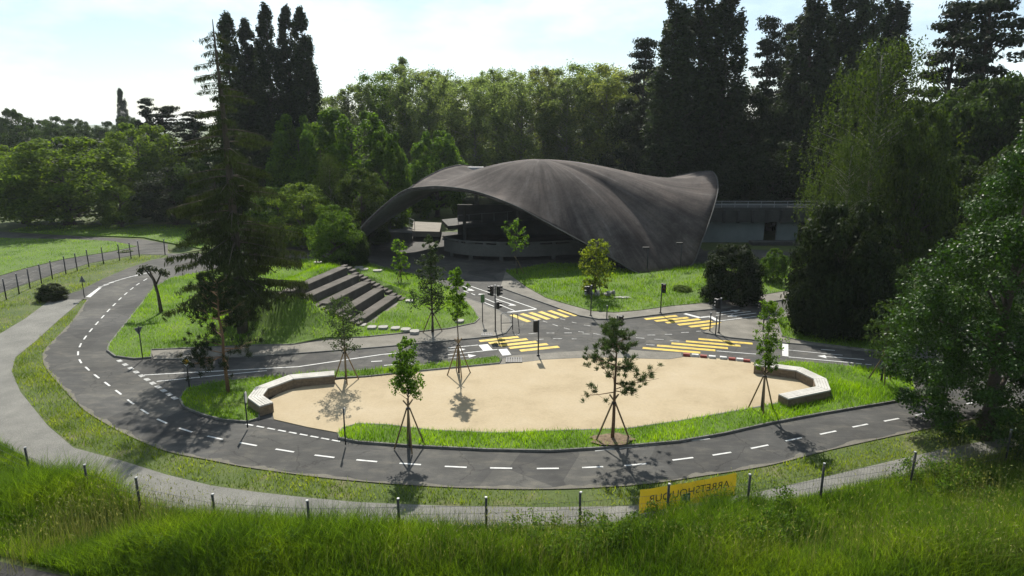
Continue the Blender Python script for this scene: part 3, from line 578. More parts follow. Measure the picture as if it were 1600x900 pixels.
ns = nd(nt, 'ShaderNodeTexNoise'); ns.inputs['Scale'].default_value = 1.0; ns.inputs['Detail'].default_value = 7; ns.inputs['Roughness'].default_value = 0.65
nt.links.new(uvn.outputs['UV'], mpn.inputs['Vector']); nt.links.new(mpn.outputs['Vector'], ns.inputs['Vector'])
rs = ramp(nt, [(0.34, (0.027, 0.022, 0.021)), (0.48, (0.052, 0.043, 0.039)), (0.6, (0.07, 0.06, 0.055)), (0.72, (0.115, 0.104, 0.096))]); nt.links.new(ns.outputs['Fac'], rs.inputs['Fac'])
n2 = noise(nt, 0.30, 10, 0.7, 'World'); r2 = ramp(nt, [(0.34, (0.5, 0.48, 0.48)), (0.5, (1, 1, 1)), (0.66, (1.45, 1.4, 1.34))]); nt.links.new(n2.outputs['Fac'], r2.inputs['Fac'])
mx = nd(nt, 'ShaderNodeMixRGB', blend_type='MULTIPLY'); mx.inputs[0].default_value = 1; nt.links.new(rs.outputs['Color'], mx.inputs[1]); nt.links.new(r2.outputs['Color'], mx.inputs[2])
n4 = noise(nt, 5, 4, 0.7, 'World'); r4 = ramp(nt, [(0.3, (0.8,) * 3), (0.7, (1.2,) * 3)]); nt.links.new(n4.outputs['Fac'], r4.inputs['Fac'])
mx2 = nd(nt, 'ShaderNodeMixRGB', blend_type='MULTIPLY'); mx2.inputs[0].default_value = 1; nt.links.new(mx.outputs['Color'], mx2.inputs[1]); nt.links.new(r4.outputs['Color'], mx2.inputs[2])
nt.links.new(mx2.outputs['Color'], b_.inputs['Base Color']); b_.inputs['Roughness'].default_value = 0.9; b_.inputs['Specular IOR Level'].default_value = 0.15
M['shell'] = m
pav = thing('shell_pavilion', 'low pavilion under a sweeping dark thin concrete shell roof', 'pavilion')
me = mesh_np('roof_shell', V, F, 'shell', True); me.materials.append(M['concrete'])
uvl = me.uv_layers.new(name='UVMap'); li = np.empty(len(me.loops), np.int32); me.loops.foreach_get('vertex_index', li)
uu = (li % NT) / NT; vv = (li // NT) / NR
uu2 = uu.reshape(-1, 4); wrap = (uu2.max(1) - uu2.min(1)) > 0.5; uu2[wrap] = np.where(uu2[wrap] < 0.5, uu2[wrap] + 1, uu2[wrap])
uvl.data.foreach_set('uv', np.stack([uu2.ravel(), vv], 1).astype(np.float32).ravel())
roof = obj('roof_shell', me, pav)
import bmesh
bm = bmesh.new(); bm.from_mesh(me); bmesh.ops.remove_doubles(bm, verts=[v for v in bm.verts if (Vector((v.co.x, v.co.y, 0)) - Cc).length < 0.01], dist=0.05); bmesh.ops.recalc_face_normals(bm, faces=bm.faces)
if sum(f.normal.z for f in bm.faces) < 0: bmesh.ops.reverse_faces(bm, faces=bm.faces)
bm.to_mesh(me); bm.free()
so = roof.modifiers.new('thick', 'SOLIDIFY'); so.thickness = 0.2; so.offset = -1; so.material_offset = 1
# rim and roof fittings
mb = MB(); mb.tube([p + Vector((0, 0, 0.03)) for p in ring] + [ring[0] + Vector((0, 0, .03))], 0.055, 5); mb.build('roof_rim', 'concrete', pav, True)
def roof_z(x, y):
    best = min(range(NT), key=lambda i: abs(math.atan2(ring[i].y - Cc.y, ring[i].x - Cc.x) - math.atan2(y - Cc.y, x - Cc.x)))
    b = ring[best]; r = math.hypot(x - Cc.x, y - Cc.y) / math.hypot(b.x - Cc.x, b.y - Cc.y); lip = min(1.0, max(b.z, 0) / 6.0)
    return HC * (1 - r ** (1.75 + .5 * lip)) + b.z * r ** (2.3 + 1.2 * lip)
mb = MB()
for x, y, w_ in [(-4.2, 80, 1.8)]: mb.box((x, y, roof_z(x, y) + 0.15), (w_, .8, 0.3))
mb.build('roof_hatch', 'cap', pav)
for sx, (u0, u1) in enumerate([(735, 925)]):
    pass
# gallery with its parapet
gal = [P(694, 392, 64.5), P(712, 394, 63.2), P(735, 396, 62.3), P(770, 397, 61.8), P(810, 396.5, 61.7), P(850, 395, 62), P(897, 392, 62.8), P(940, 389, 64), P(975, 386, 65.5)]
gal = catmull([Vector((p.x, p.y, 0)) for p in gal], 3, False)
def wall_along(pts, z0, z1, th, name, m_, parent):
    mb = MB()
    for i in range(len(pts) - 1):
        a, b = pts[i], pts[i + 1]; d = (b - a).normalized(); n_ = Vector((-d.y, d.x, 0)) * th
        mb.prism([tuple(a), tuple(b), tuple(b + n_), tuple(a + n_)], z0, z1)
    return mb.build(name, m_, parent)
wall_along(gal, 0.62, 1.5, 0.2, 'parapet', 'concrete', pav); wall_along(gal, 1.66, 1.8, 0.22, 'parapet_rail', 'concrete', pav)
for i in range(0, len(gal), 2):
    mb = MB(); mb.box((gal[i].x, gal[i].y + 0.1, 1.58), (0.9 if i % 4 else 0.3, 0.16, 0.17)); mb.build('rail_block', 'concrete', pav)
wall_along(gal, 0.42, 0.62, 9.0, 'gallery_floor', 'concrete', pav)
for i in (2, 6, 10, 16, 20, 24):
    mb = MB(); mb.box((gal[i].x, gal[i].y + 0.5, 0.21), (0.35, 0.35, 0.42)); mb.build('column', 'concrete', pav)
for i in (4, 12, 19):
    mb = MB(); mb.tube([(gal[i].x, gal[i].y + 6.5, 0.6), (gal[i].x, gal[i].y + 6.5, 4.2)], 0.18, 8); mb.build('inner_column', 'concrete', pav)
def ter(px, z, th, name, m_):
    mb = MB(); mb.prism([tuple(p) for p in poly(px, z)], z - th, z); return mb.build(name, m_, pav)
ter([(644, 361), (687, 362), (690, 348), (646, 346)], 1.0, 0.6, 'platform', 'concrete_sunlit')
ter([(700, 353), (770, 348), (870, 342), (900, 333), (800, 331), (690, 343)], 1.7, 0.35, 'upper_terrace', 'concrete')
mb = MB(); bw = [P(u, 352, 77) for u in (715, 760, 830, 900, 960)]
wall_along([Vector((p.x, p.y, 0)) for p in bw], 0, 3.4, 0.3, 'rear_wall', 'concrete', pav)
for i, (u, v) in enumerate([(716, 350), (733, 349), (753, 347), (772, 346), (793, 344), (812, 342), (840, 339)]):
    p = G(u, v, 1.7); mb = MB(); mb.tube([p, p + Vector((0, 0, 0.95))], 0.03, 5); mb.build('railing_post', 'galv', pav)
mb = MB(); mb.tube([G(u, v, 1.7) + Vector((0, 0, 0.95)) for u, v in [(716, 350), (733, 349), (753, 347), (772, 346), (793, 344), (812, 342), (840, 339)]], 0.03, 5); mb.build('handrail', 'galv', pav)
mb = MB(); hr = [G(u, v, 1.0) for u, v in [(592, 356), (605, 354), (625, 353), (640, 354), (648, 358)]]
mb.tube([p + Vector((0, 0, 0.95)) for p in hr], 0.05, 6)
mb.tube([p + Vector((0, 0, 0.5)) for p in hr], 0.03, 6)
for p in hr: mb.tube([p + Vector((0, 0, -1.0)), p + Vector((0, 0, 0.95))], 0.03, 5)
mb.build('ramp_rail', 'galv', pav)
ter([(590, 362), (644, 364), (644, 355), (600, 352)], 0.9, 0.9, 'ramp', 'concrete')

# elevated walkway to the right of the shell
via = thing('elevated_walkway', 'long concrete walkway on white walls to the right of the shell roof', 'walkway')
y0 = 71.5
def xa(u, Y=y0): return P(u, 350, Y).x
X0, X1 = xa(1085), xa(1330)
def vbox(n, x0, x1, ya, yb, z0, z1, m_): mb = MB(); mb.box(((x0 + x1) / 2, (ya + yb) / 2, (z0 + z1) / 2), (x1 - x0, yb - ya, z1 - z0)); return mb.build(n, m_, via)
vbox('deck', X0, X1, y0, y0 + 4.5, 3.45, 3.75, 'wing')
for i in range(11):
    xx0 = X0 + (X1 - X0) * i / 11; xx1 = X0 + (X1 - X0) * (i + 1) / 11
    vbox('fascia_panel', xx0 + 0.03, xx1 - 0.03, y0 - 0.1, y0 + 0.06, 2.25, 3.44, 'wing')
    if i: vbox('fascia_rib', xx0 - 0.12, xx0 + 0.12, y0 - 0.3, y0 - 0.103, 2.15, 3.5, 'dark_steel')
vbox('wall_panel', xa(1098), xa(1197), y0 + 0.4, y0 + 0.7, 0, 2.24, 'white_wall_shaded'); vbox('wall_panel', xa(1217), xa(1250), y0 + 0.4, y0 + 0.7, 0, 2.24, 'white_wall_shaded'); vbox('wall_panel', xa(1275), X1, y0 + 1.4, y0 + 1.7, 0, 2.24, 'concrete')
vbox('ledge', xa(1170), xa(1262), y0 - 1.6, y0 - 0.4, 0, 0.35, 'wing')
for z in (4.05, 4.4): mb = MB(); mb.tube([(X0, y0 + 0.05, z), (X1, y0 + 0.05, z)], 0.035, 5); mb.build('handrail', 'galv', via)
for i in range(13): x = X0 + (X1 - X0) * i / 12; mb = MB(); mb.tube([(x, y0 + 0.05, 3.75), (x, y0 + 0.05, 4.4)], 0.03, 5); mb.build('railing_post', 'galv', via)

# ------------------------------------------------------------------ traffic lights, signs, posts
def traffic_light(label, base_px, top_v, heads, name='traffic_light', zb_=0.05):
    p = G(*base_px, zb_); top = P(base_px[0], top_v, p.y).z; h = top - zb_
    t = thing(name, label, 'traffic light', p)
    mb = MB(); mb.tube([(0, 0, 0), (0, 0, h - 0.02)], 0.04, 8); mb.build('pole', 'dark_steel', t, True)
    mb = MB(); mb.disc((0, 0, h), (0, 0, 1), 0.055, 0.05, 10); mb.build('pole_cap', 'cap', t); mb = MB(); mb.disc((0, 0, 0.02), (0, 0, 1), 0.09, 0.05, 10); mb.build('base_plate', 'dark_steel', t)
    for dx, dz, fa, hh in heads:            # offset along x, drop from top, facing angle, height
        fa = math.radians(fa); f = Vector((math.cos(fa), math.sin(fa), 0)); c = Vector((dx, 0, h - dz - hh / 2))
        mb = MB(); mb.box(c, (0.2, 0.24, hh), fa); o = mb.build('signal_head', 'black', t); bv = o.modifiers.new('b', 'BEVEL'); bv.width = 0.03; bv.segments = 2
        nl = 3 if hh > 0.5 else 2
        for k in range(nl):
            zc = c.z + hh / 2 - hh * (k + 0.5) / nl; cc = Vector((c.x, c.y, zc)) + f * 0.1
            mb = MB(); mb.disc(cc + f * 0.01, f, 0.075, 0.03, 14); mb.build('lens', ('lens_red', 'lens_amber', 'lens_green')[k if nl == 3 else k * 2], o)
            mb = MB(); sd = Vector((-f.y, f.x, 0)); arc = [cc + f * 0.02 + sd * 0.088 * math.cos(a) + Vector((0, 0, 0.088 * math.sin(a))) for a in np.linspace(-0.3, math.pi + 0.3, 9)]
            mb.add([tuple(q) for q in arc] + [tuple(q + f * 0.13) for q in arc], [(i, i + 1, i + 10, i + 9) for i in range(8)]); mb.build('visor', 'black', o)
        mb = MB(); mb.tube([(0, 0, c.z + 0.1), c + Vector((0, 0, 0.1))], 0.02, 5); mb.build('bracket', 'dark_steel', t)
    return t
traffic_light('tall traffic light with two heads on top and one lower, left of the crossing', (774, 517), 446, [(-0.2, 0.02, 200, 0.62), (0.2, 0.02, 20, 0.62), (0.16, 1.0, 0, 0.45)])
traffic_light('traffic light with one dark head at the upper edge of the sand plaza', (841, 555), 500, [(-0.16, 0.02, 100, 0.66)])
traffic_light('traffic light at the crossing right behind the top of the plaza pine', (963, 541), 493, [(0.2, 0.02, 60, 0.6)])
traffic_light('thin traffic light on the grass verge in front of the shell foot', (1032, 489), 443, [(0.16, 0.02, 250, 0.62)])
traffic_light('traffic light beside the yellow crosswalk on the right, near the round bush', (1123, 520), 466, [(-0.18, 0.04, 120, 0.6)])
traffic_light('traffic light by the stone pile under the yellow green sapling', (923, 493), 446, [(-0.2, 0.05, 150, 0.5)])
traffic_light('traffic light partly hidden behind the right hand plaza sapling', (1192, 518), 470, [(-0.15, 0.05, 160, 0.55)])
def sign(name, label, base_px, top_v, shape, facing, size, front, back='sign_back', zb_=0.08, tilt=None, border=None):
    p = G(*base_px, zb_); h = P(base_px[0], top_v, p.y).z - zb_
    t = thing(name, label, 'road sign', p); mb = MB(); mb.tube([(0, 0, 0), (0, 0, h - size * 0.1)], 0.03, 7); mb.build('post', 'dark_steel', t, True)
    fa = math.radians(facing); f = Vector((math.cos(fa), math.sin(fa), 0)); s_ = Vector((-f.y, f.x, 0)); zc = h - size * 0.5
    def plate(k, d0, d1, nm, m_, par):
        n = {'tri': 3, 'inv': 3, 'dia': 4, 'disc': 20, 'rect': 4}[shape]; a0 = {'tri': math.pi / 2, 'inv': -math.pi / 2, 'dia': 0, 'disc': 0, 'rect': math.pi / 4}[shape]
        pts = [(math.cos(a0 + 2 * math.pi * i / n) * size / 2 * k, math.sin(a0 + 2 * math.pi * i / n) * size / 2 * k) for i in range(n)]
        if shape == 'rect': pts = [(x * 0.75, y * 1.5) for x, y in pts]
        v = [tuple(f * d + s_ * x + Vector((0, 0, zc + y))) for d in (d0, d1) for x, y in pts]
        mb = MB(); mb.add(v, [tuple(range(n))[::-1], tuple(range(n, 2 * n))] + [(i, (i + 1) % n, n + (i + 1) % n, n + i) for i in range(n)]); return mb.build(nm, m_, par)
    pl = plate(1.0, 0.032, 0.05, 'sign_plate', back if border is None else border, t); plate(0.97 if border is None else 0.72, 0.051, 0.056, 'sign_face', front, pl)
    return t
sign('warning_sign', 'triangular sign seen from behind where the gravel path meets the road', (132, 465), 431, 'tri', 80, 0.62, 'sign_white')
sign('yield_sign', 'downward triangle sign on the left lawn kerb beside the shaded junction', (223, 560), 508, 'inv', 150, 0.55, 'sign_white')
sign('priority_sign', 'yellow diamond priority sign in front of the shaded side road', (296, 606), 556, 'dia', -95, 0.52, 'sign_yellow', border='sign_white', zb_=0.0)
sign('road_sign', 'thin sign post seen edge on by the left plaza bench', (387, 668), 612, 'disc', 12, 0.5, 'sign_white')
sign('road_sign', 'thin sign post seen edge on at the left tip of the plaza grass strip', (540, 695), 637, 'disc', 4, 0.3, 'sign_white')
sign('info_post', 'short post with a pale green panel on the pavement left of the crossing', (754, 504), 460, 'rect', -60, 0.5, 'sign_green', 'sign_green')
rail = thing('pedestrian_barrier', 'small arched metal barrier at the corner left of the crossing', 'barrier', G(792, 516, .05))
mb = MB()
for dx, dy in ((-0.35, 0), (0.35, 0.1)): mb.tube([(dx, dy, 0), (dx, dy, 1.0)], 0.028, 6)
mb.build('upright', 'dark_steel', rail); mb = MB(); mb.tube([(-0.35, 0, 1.0), (-0.2, .03, 1.1), (0.2, .08, 1.1), (0.35, .1, 1.0)], 0.028, 6); mb.build('top_rail', 'galv', rail); mb = MB(); mb.tube([(-0.35, 0, .45), (0.35, .1, .45)], 0.022, 6); mb.build('mid_rail', 'dark_steel', rail)
mb = MB(); mb.tube([(0.35, 0.1, 1.0), (0.65, 0.5, 0.9), (0.75, 0.6, 0)], 0.025, 6); mb.build('side_hoop', 'dark_steel', rail)
for i, (u, v, t_, lb) in enumerate([(1109, 517, 489, 'thin steel bollard nearest the yellow stripes on the right corner'), (1118, 523, 494, 'thin steel bollard in front of the traffic light on the right corner'), (948, 499, 478, 'thin marker post on the kerb right of the stone pile')]):
    p = G(u, v, .04); b = thing('bollard', lb, 'bollard', p); h = P(u, t_, p.y).z; mb = MB(); mb.tube([(0, 0, 0), (0, 0, h - .06)], 0.035, 8); mb.build('post', 'dark_steel', b, True); mb = MB(); mb.disc((0, 0, h - .03), (0, 0, 1), 0.045, 0.06, 10); mb.build('cap', 'cap', b)
for u, v0_, t_, lb in [(1011, 425, 388, 'thin lamp post standing against the left side of the shell foot'), (1063, 420, 381, 'thin lamp post standing against the right side of the shell foot')]:
    p = G(u, v0_, .05); b = thing('lamp_post', lb, 'lamp post', p); h = P(u, t_, p.y).z; mb = MB(); mb.tube([(0, 0, 0), (0, 0, h)], 0.05, 7); mb.build('pole', 'dark_steel', b, True); mb = MB(); mb.box((-.2, 0, h), (.55, .22, .12)); mb.build('lamp_head', 'black', b)

# ------------------------------------------------------------------ fences
def fence(label, tops, hgt, pr=0.045, zf=lambda x, y: 0.0, frac=0.1, wires=True, post_m='post', mesh_step=0.0):
    t = thing('wire_fence', label, 'fence'); pts = []
    for u, v in tops:
        vb = (v - 190 * frac) / (1 - frac); p = G(u, vb); z = zf(p.x, p.y); pts.append(Vector((p.x, p.y, z))); h = P(u, v, p.y).z
        mb = MB(); mb.tube([(0, 0, -0.2), (random.uniform(-.03, .03), random.uniform(-.02, .02), h - z)], pr, 8); o = mb.build('post', post_m, t, True); o.location = pts[-1]
        mb = MB(); mb.disc((0, 0, 0), (0, 0, 1), pr * 1.05, 0.035, 8); c = mb.build('cap', 'cap', o); c.location = (0, 0, h - z + .02)
    mb = MB(); hw = hgt * 0.92
    for k in range(5):
        mb.tube([p + Vector((0, 0, hw * (0.1 + 0.9 * k / 4))) for p in pts], 0.006, 4, False)
    if mesh_step:
        for i in range(len(pts) - 1):
            a, b = pts[i], pts[i + 1]; n = int((b - a).length / mesh_step)
            for k in range(n):
                q = a.lerp(b, k / n); mb.tube([q + Vector((0, 0, 0.05)), q + Vector((0, 0, hw))], 0.003, 3, False)
    mb.build('wire', 'wire', t); return t
fence('wire fence with grey capped posts along the near edge of the gravel path', [(-60, 650), (50, 700), (142, 727), (222, 747), (340, 773), (485, 783), (625, 780), (760, 778), (906, 770), (1042, 757), (1166, 742), (1281, 725), (1421, 707), (1570, 672)], 1.2, 0.04, meadow_z, 0.1, True, 'post', 0.12)
fence('wire fence with thin dark posts along the far left asphalt path', [(-14, 447), (10, 436), (30, 428), (47, 420.5), (65, 413.5), (82, 407.5), (103, 400.5), (121, 396), (139, 390.5), (162, 386.5), (187, 382), (205, 379.5), (218, 377), (258, 374)], 1.25, 0.045, lambda x, y: 0.0, 0.115, True, 'dark_steel')

# ------------------------------------------------------------------ banner
bn = thing('banner', 'yellow banner tied to the fence, its lettering seen from behind in mirror writing', 'banner')
A0 = G(999, 815, 0.0); B0 = G(1149, 786, 0.0); A0.y += 0.12; B0.y += 0.12
dv = (B0 - A0); BL = dv.length; e1 = dv.normalized(); zlo, zhi = 0.2, 1.06
V = []; NX = 30
for i in range(NX + 1):
    for k in range(7):
        q = A0 + e1 * (BL * i / NX); wob = 0.03 * math.sin(i * 1.1 + k * .7) * math.sin(k * .6); V.append((q.x - e1.y * wob, q.y + e1.x * wob, zlo + (zhi - zlo) * k / 6 - 0.04 * math.sin(math.pi * i / NX) * (k / 6)))
obj('banner_cloth', mesh_np('banner_cloth', V, [(i * 7 + k, (i + 1) * 7 + k, (i + 1) * 7 + k + 1, i * 7 + k + 1) for i in range(NX) for k in range(6)], 'banner', True), bn)
def mirror_text(txt, right, zc, size):
    cu = bpy.data.curves.new('lettering', 'FONT'); cu.body = txt; cu.size = size; cu.extrude = 0.002; tmp = bpy.data.objects.new('lettering_tmp', cu); C.objects.link(tmp)
    dg_ = bpy.context.evaluated_depsgraph_get(); me_ = bpy.data.meshes.new_from_object(tmp.evaluated_get(dg_)); bpy.data.objects.remove(tmp)
    me_.materials.clear(); me_.materials.append(M['ink']); base = A0 + e1 * (BL - right); nn_ = Vector((e1.y, -e1.x, 0)) * 0.045
    for v in me_.vertices:
        q = base - e1 * v.co.x + nn_ + Vector((0, 0, zc + v.co.y)); q += Vector((e1.y, -e1.x, 0)) * v.co.z; v.co = q
    return obj('lettering', me_, bn)
mirror_text('ARRETS', 0.28, 0.60, 0.38); mirror_text('HOU', 1.6, 0.58, 0.38); mirror_text('OUR', 2.5, 0.56, 0.38); mirror_text('MFI', 0.75, 0.22, 0.34)
q = A0 + e1 * (BL * 0.46) + Vector((e1.y, -e1.x, 0)) * 0.04
mb = MB(); mb.box((q.x, q.y, 0.48), (0.36, 0.01, 0.34), math.atan2(e1.y, e1.x)); lg = mb.build('emblem', 'teal', bn); mb = MB(); mb.box((q.x + .08, q.y - .012, 0.5), (0.06, 0.008, 0.2), math.atan2(e1.y, e1.x)); mb.build('emblem_figure', 'sign_white', lg)

# ------------------------------------------------------------------ stones and debris
def rock_mesh(seed, r):
    rg = np.random.default_rng(seed); bm = bmesh.new(); bmesh.ops.create_icosphere(bm, subdivisions=2, radius=r)
    for v in bm.verts: v.co *= 1 + rg.normal() * 0.09; v.co.z *= 0.6
    me = bpy.data.meshes.new('stone'); bm.to_mesh(me); bm.free(); me.materials.append(M['rock']); return me
RK = [rock_mesh(s, 0.2) for s in range(4)]
pile = thing('stone_pile', 'low pile of pale stones under the yellow green sapling on the far lawn', 'stones', G(936, 461, .08))
for i in range(26):
    o = obj('stone', RK[i % 4], pile); o.location = (random.uniform(-1.1, 1.1), random.uniform(-.4, .4), random.uniform(.05, .3)); o.rotation_euler = (random.random() * 3,) * 3; k = random.uniform(.5, 1.1); o.scale = (k,) * 3
pile2 = thing('stone_pile', 'few flat pale stones lying alone on the far lawn right of the pile', 'stones', G(972, 466, .08))
for i in range(6):
    o = obj('stone', RK[i % 4], pile2); o.location = ((i - 2.5) * .17, random.uniform(-.2, .2), .05); k = random.uniform(.6, 1.0); o.scale = (k * 1.3, k, k * .5); o.rotation_euler = (0, 0, i)

# ------------------------------------------------------------------ tree kinds
def hemi(h, lo=0.0): return math.sqrt(max(0.0, 1 - (2 * h - 1) ** 2))
PROTO = {}
def add_proto(key, crown_VF, trunk_me, crown_mat):
    PROTO[key] = (trunk_me, mesh_np('crown', crown_VF[0], crown_VF[1], crown_mat))
def merge(*vf):
    Vs = []; Fs = []; o = 0
    for v, f in vf: Vs.append(v); Fs.append(f + o); o += len(v)
    return np.concatenate(Vs), np.concatenate(Fs)
for s in range(3):      # round broadleaf, 10 m tall, 9 m wide
    rg = np.random.default_rng(20 + s); prof = lambda h: 4.3 * (hemi(h * 0.86 + 0.12)) ** 0.8
    cs, rs_ = env_clumps(rg, prof, 1.0, 9.6, 150, (0.4, 0.97), (0.14, 0.30), 0.55)
    add_proto(('round', s), clump_leaves(cs, rs_, 210, 0.25, rg, 0.75, 0.35, 0.6, 0.9), trunk_mesh('trunk', rg, 7.5, 0.32, cs[::4]), 'lf_mid')
for s in range(3):      # tall airy wood tree, 20 m tall, 7 m wide
    rg = np.random.default_rng(40 + s); prof = lambda h, s=s: (3.9, 3.3, 4.4)[s] * (0.45 + 0.55 * hemi(min(1, h * (0.8, .7, .85)[s] + (.15, .2, .1)[s])))
    cs, rs_ = env_clumps(rg, prof, 1.5, 19.4, 210, (0.05, 1.05), (0.12, 0.34), 0.4)
    add_proto(('wood', s), clump_leaves(cs, rs_, 120, 0.25, rg, 1.3, 0.03, 0.9, 1.2), trunk_mesh('trunk', rg, 18, 0.26, cs[::2], 'bark_pale', 0.02), 'lf_wood')
for s in range(3):      # Lombardy poplar, 25 m tall
    rg = np.random.default_rng(60 + s); prof = lambda h: 1.75 * min(1, h / 0.25) ** 0.5 * (1 - max(0, h - 0.45) / 0.55) ** 0.6 + 0.14
    cs, rs_ = env_clumps(rg, prof, 1.5, 24.4, 360, (0.3, 1.0), (0.2, 0.42), 0.34, 0.9)
    add_proto(('poplar', s), clump_leaves(cs, rs_, 75, 0.30, rg, 2.1, 0.1, 0.9), trunk_mesh('trunk', rg, 22, 0.35, cs[::3], 'bark', 0.008), 'lf_poplar')
for s in range(2):      # dense pointed ovoid, 10 m tall, 7 m wide
    rg = np.random.default_rng(80 + s); prof = lambda h: 3.3 * (hemi(h * 0.72 + 0.12) ** 0.9) * (1.0 if h < .5 else (1 - (h - .5) * .75))
    cs, rs_ = env_clumps(rg, prof, 0.4, 9.8, 170, (0.72, 0.98), (0.16, 0.26), 0.4)
    add_proto(('ovoid', s), clump_leaves(cs, rs_, 150, 0.27, rg, 1.2, 0.5, 0.6), trunk_mesh('trunk', rg, 8.5, 0.25, cs[::6]), 'lf_hornbeam')
for s in range(2):      # bush, 4 m tall, 5 m wide
    rg = np.random.default_rng(90 + s); prof = lambda h: 2.4 * hemi(h * 0.6 + 0.38) ** 0.7
    cs, rs_ = env_clumps(rg, prof, 0.25, 3.75, 190, (0.5, 0.97), (0.17, 0.27), 0.3)
    add_proto(('bush', s), clump_leaves(cs, rs_, 210, 0.16, rg, .9, .2, .7), trunk_mesh('stem', rg, 2.6, 0.14, cs[::5]), 'lf_dark')
for s in range(2):      # layered pine or cedar, 18 m tall
    rg = np.random.default_rng(100 + s); cs = []; rs_ = []
    for lv in range(13):
        h = 0.22 + 0.78 * lv / 12; R = 4.4 * (1 - (h - .22) / .78 * 0.72) * rg.uniform(.75, 1.1)
        for k in range(9):
            a = rg.uniform(0, 6.283); q = rg.uniform(.25, 1.0); cs.append((R * q * math.cos(a), R * q * math.sin(a), 18 * h + rg.normal() * 0.35 - q * 0.3)); rs_.append(rg.uniform(.6, 1.15))
    add_proto(('cedar', s), clump_leaves(cs, rs_, 130, 0.32, rg, 0.38, 0.25, 0.5), trunk_mesh('trunk', rg, 17.3, 0.38, cs[::2], 'bark', 0.012), 'lf_conifer')
for s in range(2):      # birch with hanging strands, 18 m tall
    rg = np.random.default_rng(110 + s); prof = lambda h: 4.6 * (hemi(h * 0.85 + 0.08) ** 0.8) * (1 if h < .55 else 1 - (h - .55) * .55)
    cs, rs_ = env_clumps(rg, prof, 3.0, 17.8, 260, (0.25, 1.0), (0.1, 0.2), 0.4); Cn = []; D = []
    for c, r_ in zip(cs, rs_):
        for k in range(7):
            L_ = rg.uniform(.7, 2.3); n = int(L_ * 11); x0 = np.asarray(c) + rg.normal(size=3) * r_ * 0.9; t = np.linspace(0, 1, n)[:, None]
            Cn.append(x0 + np.concatenate([t * rg.normal() * .25, t * rg.normal() * .25, -t * L_], 1) + rg.normal(size=(n, 3)) * 0.06); D.append(np.tile([0, 0, -1.0], (n, 1)) + rg.normal(size=(n, 3)) * 0.4)
    Cn = np.concatenate(Cn); D = np.concatenate(D); N = rdir(rg, len(Cn)) + np.array([0, -.2, .2])
    add_proto(('birch', s), leaves(Cn, 0.19 * rg.uniform(.6, 1.3, len(Cn)), N, rg, 0.55, D), trunk_mesh('trunk', rg, 16.5, 0.24, cs[::5], 'bark_pale', 0.01), 'lf_birch')

def tree(name, label, cat, key, base, height, width=None, material=None, group=None, rz=None):
    nat = {'round': (10, 9), 'wood': (20, 7), 'poplar': (25, 3.8), 'ovoid': (10, 6.6), 'bush': (4, 5), 'cedar': (18, 9), 'birch': (18, 9.5)}[key[0]]
    t = thing(name, label, cat, base, random.uniform(0, 6.28) if rz is None else rz, group)
    sz = height / nat[0]; sx = (width / nat[1]) if width else sz; t.scale = (sx, sx, sz)
    a = obj('trunk', PROTO[key][0], t); b = obj('crown', PROTO[key][1], t)
    if material: b.material_slots[0].link = 'OBJECT'; b.material_slots[0].material = M[material]
    return t
def at(u, Y, top_v, wpx, key, name, label, cat='tree', material=None, group=None, z=0.0):
    q = P(u, top_v, Y); depth = Y * cP - (q.z - CAM_H) * sP
    return tree(name, label, cat, key, (q.x, Y, z), q.z - z, wpx * (Y * 1.0) / FPX, material, group)

# wood behind the shell
ORD = ['first', 'second', 'third', 'fourth', 'fifth', 'sixth', 'seventh', 'eighth', 'ninth', 'tenth', 'eleventh', 'twelfth', 'thirteenth', 'fourteenth', 'fifteenth', 'sixteenth', 'seventeenth', 'eighteenth']
WG = 'light green trees of the wood behind the shell roof'; WL = 'tall light green tree in the sunlit wood behind the shell roof'
k = 0
for u, Y, tv, w in [(505, 112, 150, 80), (540, 104, 128, 90), (585, 108, 116, 90), (630, 110, 100, 95), (668, 104, 118, 85), (705, 112, 108, 90), (742, 106, 118, 85), (778, 112, 106, 85), (815, 105, 112, 85), (850, 110, 104, 90), (885, 104, 114, 90), (915, 110, 100, 95), (950, 104, 98, 100), (985, 108, 104, 95), (1020, 103, 112, 90), (610, 125, 112, 100), (690, 126, 108, 100), (770, 126, 110, 100), (860, 124, 106, 100), (940, 124, 100, 100)]:
    rank = sorted(q for q in ([505, 540, 585, 630, 668, 705, 742, 778, 815, 850, 885, 915, 950, 985, 1020] if k < 15 else [610, 690, 770, 860, 940])).index(u)
    at(u, Y, tv, w, ('wood', k % 3), 'wood_tree', ORD[rank] + ' light green tree from the left in ' + ('front' if k < 15 else 'back') + ' row of wood behind shell', 'tree', (None, 'lf_wood_yellow', None, 'lf_mid', None, None, 'lf_wood_yellow')[(k * 5 + k // 3) % 7], WG); k += 1
at(628, 128, 92, 40, ('cedar', 0), 'fir_tree', 'pointed dark fir top just rising above the light green wood', material='lf_wood')
PG = 'tall dark poplars left of the wood'; 
for i, (u, tv, w) in enumerate([(352, 14, 46), (382, 26, 44), (412, 2, 44), (445, 4, 42), (468, 8, 42)]):
    at(u, 92 + (i % 2) * 3, tv, w * 1.3, ('poplar', i % 3), 'poplar_tree', ['leftmost tall dark poplar behind the top of the big spruce', 'second poplar from the left, lower than its neighbours', 'tallest dark poplar in the middle of the left group', 'fourth poplar from the left in the left group', 'rightmost poplar of the left group beside the bright sky'][i], 'tree', None, PG)
